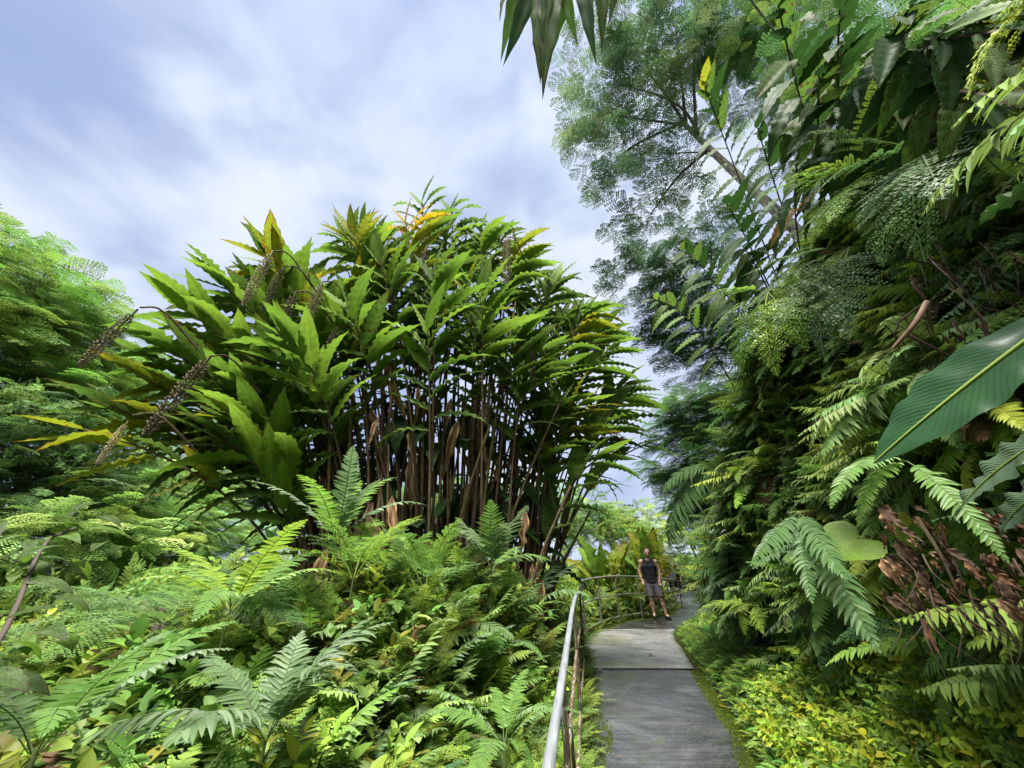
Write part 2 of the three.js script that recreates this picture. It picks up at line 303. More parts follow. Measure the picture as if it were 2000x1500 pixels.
G.sword = [1, 2, 3].map((s) => frondGeo({ seed: s, pairs: 26, width: 0.15, pw: 0.017, arch: 0.75 + s * 0.2, sweep: 0.3, toothed: 0 }));
G.broad = [4, 5, 6].map((s) => frondGeo({ seed: s, pairs: 19, width: 0.23, pw: 0.021, arch: 0.55 + (s - 4) * 0.3, sweep: 0.42, profile: 2, toothed: 1, droop: 0.45 }));
G.lace = [7, 8, 9].map((s) => frondGeo({ seed: s, pairs: 13, width: 0.34, pw: 0.036, arch: 0.5 + (s - 7) * 0.3, sweep: 0.45, profile: 1, sub: 11, bare: 0.22, droop: 0.25 }));
G.tree = [10, 11].map((s) => frondGeo({ seed: s, pairs: 24, width: 0.30, pw: 0.026, arch: 0.9, sweep: 0.3, profile: 2, sub: 20, bare: 0.1, droop: 0.3 }));
G.small = [12, 13].map((s) => frondGeo({ seed: s, pairs: 11, width: 0.30, pw: 0.05, arch: 0.8, sweep: 0.4, profile: 1, sub: 5, bare: 0.15 }));
G.hang = [14, 15].map((s) => frondGeo({ seed: s, pairs: 24, width: 0.17, pw: 0.018, arch: 0.35, sweep: 0.15, droop: 0.7, profile: 2 }));
G.sprig = [21, 22].map((s) => sprigGeo({ seed: s, n: 26, leaf: 0.12, half: 0.032 }));
G.ovate = [23, 24].map((s) => sprigGeo({ seed: s, n: 16, leaf: 0.17, half: 0.045 }));
// feathery compound leaf of a rain-forest tree: twice pinnate with round leaflets
G.feather = [31, 32, 33].map((s) => frondGeo({ seed: s, pairs: 7, width: 0.42, pw: 0.066, arch: 0.7, sweep: 0.5, sub: 7, bare: 0.12, profile: 3, droop: 0.35, rib: 0.005 }));
G.fine = [34, 35, 36].map((s) => frondGeo({ seed: s, pairs: 6, width: 0.5, pw: 0.058, arch: 0.35, sweep: 0.62, sub: 6, bare: 0.1, profile: 3, droop: 0.5, rib: 0.004 }));
G.blade = [1, 2, 3, 4, 5, 6].map((s) => bladeGeo({ seed: s, half: 0.138 + 0.012 * (s % 3), droop: [0.3, 0.55, 0.85, 1.15, 0.7, 0.4][s - 1], fold: 0.35, wave: 0.025 + 0.008 * (s % 2), lobes: 8 + s % 4, jag: [0, 0.25, 0, 0.4, 0.15, 0][s - 1], rows: 18 }));
G.bladeUp = [41, 42].map((s) => bladeGeo({ seed: s, half: 0.145, droop: 0.12, fold: 0.5, wave: 0.02, lobes: 8 }));
// ---------------------------------------------------------------- terrain, path
function curveOf(pts) {                                                // piecewise cubic through [d, value]
  return (d) => {
    if (d <= pts[0][0]) return pts[0][1]; const n = pts.length; if (d >= pts[n - 1][0]) return pts[n - 1][1] + (d - pts[n - 1][0]) * (pts[n - 1][1] - pts[n - 2][1]) / (pts[n - 1][0] - pts[n - 2][0]);
    let i = 0; while (d > pts[i + 1][0]) i++;
    const sl = (k) => k <= 0 ? (pts[1][1] - pts[0][1]) / (pts[1][0] - pts[0][0]) : k >= n - 1 ? (pts[n - 1][1] - pts[n - 2][1]) / (pts[n - 1][0] - pts[n - 2][0]) : 0.5 * ((pts[k][1] - pts[k - 1][1]) / (pts[k][0] - pts[k - 1][0]) + (pts[k + 1][1] - pts[k][1]) / (pts[k + 1][0] - pts[k][0]));
    const h = pts[i + 1][0] - pts[i][0], t = (d - pts[i][0]) / h, a = sl(i) * h, b = sl(i + 1) * h, t2 = t * t, t3 = t2 * t;
    return (2 * t3 - 3 * t2 + 1) * pts[i][1] + (t3 - 2 * t2 + t) * a + (-2 * t3 + 3 * t2) * pts[i + 1][1] + (t3 - t2) * b;
  };
}
const pathL = curveOf([[-4, -0.85], [0, -0.12], [3.93, 0.6], [5.13, 0.82], [6.97, 1.18], [9.2, 1.587], [10.4, 2.11], [11.8, 3.19], [12.7, 4.33], [14.3, 5.2], [16, 6.1], [20, 8.1], [26, 9.9], [40, 14.2]]);
const pathR = curveOf([[-4, 0.5], [0, 0.75], [3.93, 1.91], [4.86, 2.22], [5.6, 2.4], [6.97, 2.78], [9.5, 3.46], [10.2, 3.72], [10.8, 4.2], [12.3, 5.15], [13.4, 6.1], [16.1, 7.75], [20, 9.5], [24.7, 11.3], [34, 14.3], [40, 16.2]]);
const pathY = curveOf([[-4, 0], [9, 0], [12.5, -0.01], [16, -0.2], [20, -0.45], [26, -0.65], [40, -0.9]]);
const CL = P(860, 1060, 6.2);                                          // middle of the ginger clump
const toeOf = (d) => 1.0 + 1.1 * smooth(6, 9.5, d) * (1 - smooth(15, 19, d));        // how far from the path the bank turns steep
function groundY(x, d) {
  const L = pathL(d), R = pathR(d), py = d > 44 ? -0.9 : pathY(d), n = fbm(x * 0.55 + 50, d * 0.55 + 50, 2, 3) - 0.5;
  if (d < 44 && x > L - 0.12 && x < R + 0.1) return py - 0.05;
  if (x <= L || (d >= 44 && x < 14)) {
    const s = L - x; let y = py - 0.05 - 0.28 * smooth(0.1, 1.4, s) + n * 0.35 * smooth(0.3, 2, s);
    const ex = (x - CL.x) / 2.6, ez = (d + CL.z + 0.7) / 1.9; y += 1.15 * smooth(0.2, 1.6, s) * Math.exp(-(ex * ex + ez * ez));
    y -= 0.5 * smooth(5, 12, s) * (1 - smooth(14, 30, d)); y += n * 1.4 * smooth(20, 40, Math.hypot(x, d)); return y;
  }
  const s = x - R, k = 1 - 0.55 * smooth(11, 16, d) - 0.2 * smooth(16, 24, d);
  const toe = toeOf(d);
  let y = py - 0.03 + 0.5 * Math.min(s, toe) / toe * smooth(-0.1, 0.5, s) + 2.5 * clamp(s - toe, 0, 2.1) * k + 0.35 * clamp(s - toe - 2.1, 0, 14) * k;
  return y + n * 0.7 * smooth(0.3, 1.5, s);
}
const earthTex = texture(512, 512, (u, v) => {
  const a = tnoise(u, v, 5, 3, 5), b = tnoise(u, v, 22, 8, 4), m = smooth(0.46, 0.58, a * 0.65 + b * 0.35);
  const soil = [0.17, 0.13, 0.09], moss = [0.27, 0.33, 0.09]; const k = 0.7 + 0.6 * b;
  return soil.map((x, q) => lerp(x, moss[q], m) * k);
});
const earthBump = texture(512, 512, (u, v) => tnoise(u, v, 26, 8, 5), false);
M.earth = new THREE.MeshStandardMaterial({ map: earthTex, roughness: 1, bumpMap: earthBump, bumpScale: 0.05 });
{
  const xs = [], ds = [];
  for (let x = -400; x < -60; x += 40) xs.push(x); for (let x = -60; x < -12; x += 3) xs.push(x); for (let x = -12; x < 14; x += 0.2) xs.push(x); for (let x = 14; x < 60; x += 3) xs.push(x); for (let x = 60; x <= 400; x += 40) xs.push(x);
  for (let d = -40; d < -6; d += 4) ds.push(d); for (let d = -6; d < 18; d += 0.2) ds.push(d); for (let d = 18; d < 44; d += 0.8) ds.push(d); for (let d = 44; d < 90; d += 5) ds.push(d); for (let d = 90; d <= 500; d += 40) ds.push(d);
  const g = new Mesher();
  for (const d of ds) { let run = -400, px = xs[0], py = groundY(px, d); for (const x of xs) { const y = groundY(x, d); run += Math.hypot(x - px, y - py); px = x; py = y; g.v(x, y, -d, 0, 1, 0, run * 0.5, d * 0.5); } }
  for (let j = 0; j + 1 < ds.length; j++) for (let i = 0; i + 1 < xs.length; i++) { const q = j * xs.length + i; g.t(q, q + 1, q + xs.length); g.t(q + 1, q + xs.length + 1, q + xs.length); }
  const o = g.geo(); o.computeVertexNormals(); struct(obj('ground', o, M.earth), 'mossy dark earth of the slopes beside the path');
}
function pathStrip(d0, d1, lift, inset = 0) {
  const g = new Mesher(), n = Math.ceil((d1 - d0) / 0.08), C = 14;
  for (let i = 0; i <= n; i++) {
    const d = lerp(d0, d1, i / n), e = 0.03, tx = (pathL(d + e) + pathR(d + e) - pathL(d - e) - pathR(d - e)) / (4 * e);
    for (let k = 0; k <= C + 2; k++) {
      const skirt = k === 0 || k === C + 2, f = clamp((k - 1) / C), wl = 0.05 * (fbm(d * 3, 1, 1, 3) - 0.5), wr = 0.08 * (fbm(d * 3, 9, 1, 3) - 0.5);
      const x = lerp(pathL(d) - inset + wl, pathR(d) + wr, f), y = pathY(d) + lift + 0.012 * (fbm(x * 1.3, d * 1.3, 5, 3) - 0.5) - (skirt ? 0.14 : 0);
      g.v(x + (k === 0 ? -0.01 : k === C + 2 ? 0.01 : 0), y, -d, 0, 1, 0, x, d);
    }
    if (i) for (let k = 0; k < C + 2; k++) { const a = (i - 1) * (C + 3) + k, b = a + C + 3; g.t(a, a + 1, b); g.t(a + 1, b + 1, b); }
  }
  const o = g.geo(); o.computeVertexNormals(); return o;
}
const asphaltTex = texture(1024, 1024, (u, v) => {
  const grit = tnoise(u, v, 120, 2, 2), mid = tnoise(u, v, 9, 6, 4), st = fbm(u * 5, v * 60, 4, 3), k = 0.19 + 0.12 * (grit - 0.5) + 0.30 * (mid - 0.5) + 0.14 * (st - 0.5), sp = 0;
  const moss = smooth(0.60, 0.72, tnoise(u, v, 13, 31, 4)) * 0.35; return [lerp(k + sp, 0.17, moss), lerp(k + sp, 0.2, moss), lerp((k + sp) * 1.0, 0.08, moss)];
}, true, 0.55, 0.55);
const asphaltRough = texture(512, 512, (u, v) => { const r = 0.24 + 1.25 * (tnoise(u, v, 7, 3, 4) - 0.5) + 0.5 * (fbm(u * 4, v * 40, 4, 3) - 0.5) + 0.3 * (tnoise(u, v, 60, 5, 2) - 0.5); return [r, clamp(r + 0.08, 0.10, 0.8), r]; }, false, 0.3, 0.3);
const asphaltBump = texture(1024, 1024, (u, v) => 0.6 * tnoise(u, v, 130, 2, 2) + 0.4 * fbm(u * 6, v * 70, 9, 3), false, 0.55, 0.55);
M.asphalt = new THREE.MeshPhysicalMaterial({ map: asphaltTex, roughness: 1, roughnessMap: asphaltRough, bumpMap: asphaltBump, bumpScale: 0.0045, specularIntensity: 1, clearcoat: 0.45, clearcoatRoughness: 0.35 });
const concreteTex = texture(512, 512, (u, v) => { const a = tnoise(u, v, 6, 2, 5), b = tnoise(u, v, 60, 5, 3), st = fbm(u * 3, v * 30, 4, 4), k = 0.50 + 0.24 * (a - 0.5) + 0.16 * (b - 0.5) + 0.14 * (st - 0.5), br = smooth(0.55, 0.7, tnoise(u, v, 4, 19, 4)) * 0.4; return [lerp(k, 0.5, br), lerp(k, 0.46, br), lerp(k * 0.98, 0.36, br)]; }, true, 0.4, 0.4);
M.concrete = new THREE.MeshPhysicalMaterial({ map: concreteTex, roughness: 1, roughnessMap: asphaltRough, bumpMap: asphaltBump, bumpScale: 0.005, clearcoat: 0.3, clearcoatRoughness: 0.3 });
struct(obj('path', pathStrip(-4, 6.97, 0), M.asphalt), 'wet dark asphalt path');
struct(obj('path', pathStrip(6.976, 10.38, 0.012, 0.05), M.concrete), 'pale concrete panel of the path');
struct(obj('path', pathStrip(10.386, 40, 0), M.asphalt), 'wet asphalt path winding on past the railing');

// ---------------------------------------------------------------- railing
{
  const steelTex = texture(256, 256, (u, v) => { const k = 0.56 + 0.25 * (tnoise(u, v, 7, 3, 4) - 0.5) + 0.12 * (fbm(u * 40, v * 4, 2, 3) - 0.5); return [k * 0.97, k, k * 1.03]; });
  M.steel = new THREE.MeshStandardMaterial({ map: steelTex, roughness: 0.45, metalness: 0.35 });
  const rustTex = texture(256, 512, (u, v) => {
    const a = tnoise(u, v, 6, 4, 5), b = tnoise(u, v, 18, 9, 4), li = smooth(0.54, 0.60, b), gr = smooth(0.5, 0.62, tnoise(u, v, 5, 15, 4));
    let c = [0.36 + 0.3 * (a - 0.5), 0.29 + 0.22 * (a - 0.5), 0.22 + 0.18 * (a - 0.5)]; c = c.map((x, q) => lerp(x, [0.30, 0.30, 0.17][q], gr * 0.6)); return c.map((x, q) => lerp(x, [0.62, 0.60, 0.54][q], li * 0.85));
  });
  M.rust = new THREE.MeshStandardMaterial({ map: rustTex, roughness: 0.85, metalness: 0.1, bumpMap: rustTex, bumpScale: 0.003 });
  const greyTex = texture(256, 512, (u, v) => { const a = tnoise(u, v, 6, 4, 5), li = smooth(0.5, 0.62, tnoise(u, v, 16, 9, 4)); const k = 0.46 + 0.3 * (a - 0.5); return [lerp(k, 0.62, li * 0.7), lerp(k * 0.98, 0.61, li * 0.7), lerp(k * 0.92, 0.56, li * 0.7)]; });
  M.pipe = new THREE.MeshStandardMaterial({ map: greyTex, roughness: 0.7, metalness: 0.3 });
  const rail = thing('handrail', 'galvanised steel pipe handrail with rusty lichen-spotted posts along the path', 'handrail');
  const off = 0.07, pt = (d, h) => V(pathL(d) - off * (d < 9.3 ? 1 : 0.7), pathY(d) + h, -d);
  const stops = [-1.6, 0.6, 2.6, 4.8, 7.0, 9.25, 10.55, 11.45, 12.2, 12.75, 13.6, 14.9, 16.2, 18.0, 20.2, 22.6, 25, 28, 31];
  const H = (d) => 1.08 - 0.24 * (1 - smooth(0.6, 5, d)) - 0.1 * smooth(11, 14, d) - 0.02 * smooth(14, 20, d);
  const run = (a, b, h, r, mat, name) => { const p = []; const n = Math.max(2, Math.ceil((b - a) / 0.7)); for (let i = 0; i <= n; i++) { const d = lerp(a, b, i / n); p.push(pt(d, h(d))); } obj(name, tube(p, r, r, 12, n * 4), mat, rail); };
  // the top rail is one bright pipe up to the corner, then weathered pipe round the bend
  const straight = (d, h) => { const a = pt(-1.6, h), b = pt(9.25, h); return a.lerp(b, (d + 1.6) / 10.85); };
  const sag = [[-1.6, 0], [2.6, 0.0], [5, 0.004], [9.25, 0.0]];
  obj('top_rail', tube([-1.6, 0.6, 2.6, 4.8, 7, 9.25].map((d) => pt(d, H(d))), 0.022, 0.022, 14, 40), M.steel, rail);
  run(9.25, 20.2, (d) => H(d), 0.022, M.pipe, 'top_rail'); run(20.2, 31, (d) => H(d), 0.022, M.pipe, 'top_rail');
  for (const [a, b] of [[-1.6, 9.25], [9.25, 20.2], [20.2, 31]]) { run(a, b, (d) => H(d) * 0.59, 0.0155, a < 0 ? M.rust : M.pipe, 'middle_rail'); run(a, b, (d) => 0.13, 0.0155, a < 0 ? M.rust : M.pipe, 'bottom_rail'); }
  for (const d of stops) { const b = pt(d, -0.12), t = pt(d, H(d) - 0.01); obj('post', tube([b, b.clone().lerp(t, 0.5).add(V(0.004, 0, 0)), t], 0.019, 0.018, 10, 6), d < 9 ? M.rust : M.pipe, rail); }
  for (const d of [3.9, 6.1, 8.3]) { const b = pt(d, -0.1).add(V(-0.03, 0, 0)), t = pt(d - 0.7, H(d) * 0.6).add(V(-0.012, 0, 0)); obj('brace', tube([b, t], 0.0145, 0.0145, 9, 4), M.rust, rail); }
  for (const d of [2.1, 5.6, 9.25]) { const p = pt(d, H(d)), q = pt(d + 0.09, H(d + 0.09)); obj('coupling', tube([p, q], 0.025, 0.025, 14, 2), M.steel, rail); }
}
// ---------------------------------------------------------------- giant ginger clump
function bez(a, b, c, t) { const k = 1 - t; return V(a.x * k * k + 2 * b.x * k * t + c.x * t * t, a.y * k * k + 2 * b.y * k * t + c.y * t * t, a.z * k * k + 2 * b.z * k * t + c.z * t * t); }
const backLeaves = [];                                                 // placed blades of the shoots at the back, joined later
function placedGeo(geo, m, tone) { const g = geo.clone().applyMatrix4(m); return g; }
// seed head: a hanging spike of bracts round an axis of length 1 (down -y)
const seedGeo = [1, 2].map((sd) => {
  const r = rngOf(sd * 77), parts = [tube([V(0, 0.12, 0), V(0, 0, 0), V(0, -1, 0)], 0.016, 0.008, 6, 6)];
  for (let i = 0; i < 210; i++) {
    const t = i / 210, a = i * 2.4 + r() * 0.6, R = 0.062 * (0.75 + 0.6 * r()) * Math.pow(Math.sin(Math.PI * lerp(0.16, 0.93, t)), 0.6);
    const g = new THREE.OctahedronGeometry(0.017 * (0.7 + 0.6 * r()), 0); g.scale(0.8, 1.6, 0.8); g.rotateZ(-0.7 - r() * 0.5); g.rotateY(-a); g.translate(Math.cos(a) * R, -t - 0.02 * r(), Math.sin(a) * R); g.deleteAttribute('uv'); parts.push(g);
  }
  parts[0] = parts[0].toNonIndexed();  parts[0].deleteAttribute('uv'); return mergeGeometries(parts);
});
// a shoot: base on the ground, bend, tip; two ranks of blades along the upper part
function shoot(parent, base, tip, o = {}) {
  const r = rngOf(o.seed || 1), bend = o.bend ?? 0.5;
  const mid = o.mid ? o.mid.clone() : V(lerp(base.x, tip.x, 0.22 + 0.1 * bend), lerp(base.y, tip.y, 0.62 + 0.12 * bend), lerp(base.z, tip.z, 0.22 + 0.1 * bend));
  const pts = []; for (let i = 0; i <= 8; i++) pts.push(bez(base, mid, tip, i / 8));
  const rad = o.rad || 0.026;
  const stalk = obj('shoot', tube(pts, rad, rad * 0.45, 7, 14, false), o.stemMat || (r() < 0.5 ? M.stem : M.stemDark), parent);
  const T = V().subVectors(tip, pts[6]).normalize(), n = o.leaves ?? 11, span = (o.spanM ?? 1.7) / base.distanceTo(tip), L0 = (o.len ?? 1.0) * 0.98;
  // direction across which the two ranks stand
  const side = o.side ? V(...o.side) : V(r() - 0.5, 0, r() - 0.5); side.addScaledVector(T, -side.dot(T)).normalize();
  const top = V(0, 1, 0), nrm = V();
  for (let i = 0; i < n; i++) {
    const f = i / (n - 1), t = 1 - span * (1 - f), p = i === n - 1 ? pts[8].clone() : bez(base, mid, tip, t), tan = V().subVectors(bez(base, mid, tip, Math.min(1, t + 0.02)), bez(base, mid, tip, t - 0.02)).normalize();
    const sg = i % 2 ? 1 : -1, a = lerp(o.a0 ?? 1.25, o.a1 ?? 0.22, Math.pow(f, 0.9)) + (r() - 0.5) * 0.3;
    const dir = tan.clone().multiplyScalar(Math.cos(a)).addScaledVector(side, sg * Math.sin(a)).add(V((r() - 0.5) * 0.25, (r() - 0.5) * 0.2 - (o.sag ?? 0.0), (r() - 0.5) * 0.25)).normalize();
    nrm.copy(tan).multiplyScalar(0.8).addScaledVector(top, 0.7).add(V((r() - 0.5) * 0.5, 0, (r() - 0.5) * 0.5)); nrm.addScaledVector(V(...(o.face || [0, 0, 0.55])), 1);
    const L = L0 * (0.72 + 0.28 * Math.sin(Math.PI * lerp(0.15, 0.95, f))) * (0.85 + 0.3 * r()) * (f > 0.9 ? 0.85 : 1);
    const up = f > 0.82, set = up ? G.bladeUp : G.blade, geo = set[Math.floor(r() * set.length)];
    const m = frame(p, dir, nrm, L, L * (o.wide ?? 1) * (0.92 + 0.25 * r()), (r() - 0.5) * 0.5);
    const pal = o.tones || [0, 0, 1, 2], tone = o.topTone !== undefined && f > (o.topFrom ?? 0.5) ? o.topTone : pal[Math.floor(r() * pal.length)];
    if (o.merge) backLeaves.push([geo, m, tone]);
    else place(obj('leaf', geo, M.ginger[tone], stalk), m);
  }
  for (const [t, len, lean] of o.seeds || []) {
    const p = bez(base, mid, tip, t), out = V().subVectors(tip, base).setY(0).normalize().multiplyScalar(0.1 + 0.1 * r());
    const q = obj('seed_head', seedGeo[r() < 0.5 ? 0 : 1], r() < 0.6 ? M.seed : M.seedPale, stalk);
    place(q, frame(p.clone().add(out), V(-(lean || 0), 1, 0.05), V(0, 0, 1), len, len * 1.1));
  }
  return stalk;
}
const clump = thing('ginger_clump', 'towering clump of giant ginger with brown canes and broad wavy green leaves', 'ginger plant');
const GB = (px, hd) => { const p = P(px, 1060, hd); p.y = groundY(p.x, -p.z) - 0.05; return p; };
{
    // shoots fan out from one foot; tips lie on a dome. f: share of the dome's radius, hd: how far away
  const fan = (deg, f, hd, o, seed) => {
    const th = deg * Math.PI / 180, sn = Math.sin(th), cs = Math.cos(th), px = 835 + (sn < 0 ? 620 : 440) * sn * f, py = 1010 - 590 * cs * f;
    const lean = Math.abs(sn), tip = P(px, py, hd), base = GB(850 + 200 * sn + (hash3(seed, 3, 1) - 0.5) * 60, 5.7 + (hd - 5.2) * 0.75);
    const mid = V(lerp(base.x, tip.x, 0.36), lerp(base.y, tip.y, 0.60 + 0.30 * lean), lerp(base.z, tip.z, 0.36));
    shoot(clump, base, tip, { seed, mid, side: [cs, -sn, 0.25], sag: 0.06 + 0.26 * lean, face: [0, 0.5 * lean, 0.55 * (1 - lean)], a0: 1.2 - 0.62 * lean, a1: 0.3, leaves: 12, spanM: 1.7, len: 1.14 - 0.22 * lean, rad: 0.022, ...o });
  };
  const Gn = [0, 1, 0, 2], Br = [1, 0, 1], Ye = { tones: [3, 1, 4], topTone: 4, topFrom: 0.6 }, Yg = { tones: [1, 3, 0], topTone: 3, topFrom: 0.6 };
  [ // front and outline shoots, one by one
    [-1, 1.04, 6.4, { tones: Gn }], [-4, 0.98, 5.9, Ye], [6, 1.02, 6.6, { tones: Gn }], [-14, 0.96, 5.9, Yg], [-10, 0.86, 5.5, { tones: Br }], [14, 0.98, 6.3, { tones: Gn }], [24, 0.98, 6.1, Yg], [36, 0.96, 6.2, { tones: Gn }],
    [-30, 1.0, 6.3, Yg], [-40, 1.0, 6.3, { tones: Gn }], [-48, 1.02, 6.3, { tones: Br }], [-56, 1.02, 6.2, { tones: Gn }], [-63, 0.98, 6.2, { tones: [0, 2, 3], topTone: 3, topFrom: 0.75 }], [-70, 1.04, 6.2, { tones: [3, 2, 3], leaves: 9, sag: 0.22 }], [-75, 1.12, 6.0, { tones: [3, 2, 3], topTone: 3, leaves: 8, sag: 0.25, len: 0.85 }], [-60, 0.72, 5.9, { tones: Gn }],
    [-36, 0.72, 5.1, { tones: Br }], [0, 0.62, 4.9, { tones: Br }], [18, 0.78, 5.1, { tones: Br }], [2, 0.80, 5.2, { tones: Gn }], [46, 0.98, 6.2, { tones: [0, 3, 0] }], [56, 0.98, 6.3, { tones: Gn }], [66, 1.0, 6.4, { tones: [0, 2, 0], leaves: 10 }], [76, 1.02, 6.6, { tones: [2, 0, 1], leaves: 9, len: 0.75 }], [-20, 0.74, 5.3, { tones: Gn }], [34, 0.72, 5.4, { tones: Gn }],
  ].forEach(([deg, f, hd, o], i) => fan(deg, f, hd, o, 100 + i));
  // shoots further back: their leaves are told apart less well and are joined into one part
  const r = rngOf(5);
  for (let i = 0; i < 70; i++) {
    const deg = -72 + 146 * ((i * 0.618034) % 1) + (r() - 0.5) * 6, layer = i % 3, f = layer === 0 ? 0.88 + 0.12 * r() : layer === 1 ? 0.68 + 0.25 * r() : 0.58 + 0.2 * r();
    fan(deg, f, layer === 0 ? 6.4 + 0.9 * r() : layer === 1 ? 5.8 + 0.9 * r() : 5.5 + 1.0 * r(), { merge: true, leaves: 12, spanM: 1.9, tones: r() < 0.15 ? [3, 1, 0] : [0, 2, 0, 2, 1], rad: 0.020 + 0.010 * r() }, 300 + i);
  }
  // hanging seed heads
  [[528, 500, 95, 0.2], [550, 530, 80, 0.15], [574, 580, 100, 0.1], [626, 560, 95, 0.15], [655, 650, 95, 0.2], [832, 490, 90, 0.02], [990, 470, 85, 0.0], [258, 615, 110, 0.5], [400, 710, 150, 0.45], [245, 830, 80, 0.3], [1040, 690, 70, 0], [955, 760, 70, 0.05]].forEach(([px, py, len, lean], i) => {
    const hd = 5.35, p = P(px, py, hd), L = p.distanceTo(P(px - lean * len, py + len, hd)), q = obj('seed_head', seedGeo[i % 2], i % 3 ? M.seed : M.seedPale, clump);
    place(q, frame(p, V(lean, 1, 0.05), V(0, 0, 1), L, L * 1.05)); obj('seed_stalk', tube([p.clone().add(V(lean * 0.08, 0.1, 0)), p.clone().add(V(0.14, 0.16, -0.1)), p.clone().add(V(0.4, -0.15, -0.5))], 0.010, 0.013, 5, 8), M.stemDark, clump);
  });
  // bare and broken canes filling the foot of the clump
  for (let i = 0; i < 165; i++) {
    const u = r(), b = GB(lerp(660, 1050, u), 5.5 + r() * 2.2 + u * 0.4), h = 2.0 + 3.6 * r(), lean = (u - 0.5) * 1.0 + (r() - 0.5) * 0.6, t = V(b.x + lean * h * 0.7, b.y + h, b.z + (r() - 0.5) * 0.8);
    const m = b.clone().lerp(t, 0.5).add(V(-lean * 0.3, 0, 0));
    obj('cane', tube([b, m, t], 0.018 + 0.014 * r(), 0.012 + 0.008 * r(), 6, 6), [M.stem, M.stem, M.stemDark, M.stemOlive][i % 4], clump);
  }
  // dry leaves and sheaths hanging in the canes
  const dryG = [51, 52, 53].map((s) => bladeGeo({ seed: s, half: 0.07, droop: 0.35, fold: 1.2, wave: 0.05, lobes: 6, rows: 10, twist: 1.2 }));
  for (let i = 0; i < 105; i++) {
    const u = r(), b = GB(lerp(600, 1070, u), 5.2 + r() * 1.9 + u * 0.4); b.y += 0.5 + 3.8 * r();
    place(obj('dry_leaf', dryG[i % 3], r() < 0.75 ? M.dry : M.dryRed, clump), frame(b, V((r() - 0.5) * 0.7, -1, (r() - 0.5) * 0.6), V(r() - 0.5, 0, 1), 0.45 + 0.6 * r()));
  }
  // dark low leaves inside the clump
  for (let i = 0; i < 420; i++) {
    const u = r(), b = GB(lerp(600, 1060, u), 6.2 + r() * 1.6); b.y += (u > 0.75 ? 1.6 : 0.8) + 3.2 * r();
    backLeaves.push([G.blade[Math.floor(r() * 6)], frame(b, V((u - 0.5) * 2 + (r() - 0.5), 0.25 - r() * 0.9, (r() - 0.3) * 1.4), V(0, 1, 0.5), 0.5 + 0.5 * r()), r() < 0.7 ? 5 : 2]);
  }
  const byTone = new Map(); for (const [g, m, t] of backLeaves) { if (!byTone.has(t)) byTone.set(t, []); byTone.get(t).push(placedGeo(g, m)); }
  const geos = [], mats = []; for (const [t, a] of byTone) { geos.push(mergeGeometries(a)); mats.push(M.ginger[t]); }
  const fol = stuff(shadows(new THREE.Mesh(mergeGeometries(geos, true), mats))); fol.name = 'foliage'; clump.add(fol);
}
// ---------------------------------------------------------------- ferns of the slope beside the railing
const fc = (r, base) => { const k = 0.7 + 0.6 * r(), w = r(); return lin(base[0] * k * (0.8 + 0.5 * w), base[1] * k, base[2] * k * (0.8 + 0.4 * r())); };
const C = {
  mid: [0.125, 0.230, 0.050], light: [0.195, 0.33, 0.058], dark: [0.068, 0.145, 0.040], lime: [0.265, 0.385, 0.048], grey: [0.135, 0.220, 0.095], olive: [0.17, 0.19, 0.03], brown: [0.13, 0.085, 0.045],
};
const pick = (r, a) => a[Math.floor(r() * a.length)];
function plantHeight(x, d) {                                           // height of the plants in metres: knee-high at the railing, chest-high up the slope
  const s = pathL(d) - x, metres = 0.16 + 0.84 * smooth(0.1, 1.5 - 0.75 * smooth(3.5, 5.5, d), s);
  return metres * (1 + 0.25 * (fbm(x * 0.9, d * 0.9, 4, 2) - 0.5));
}
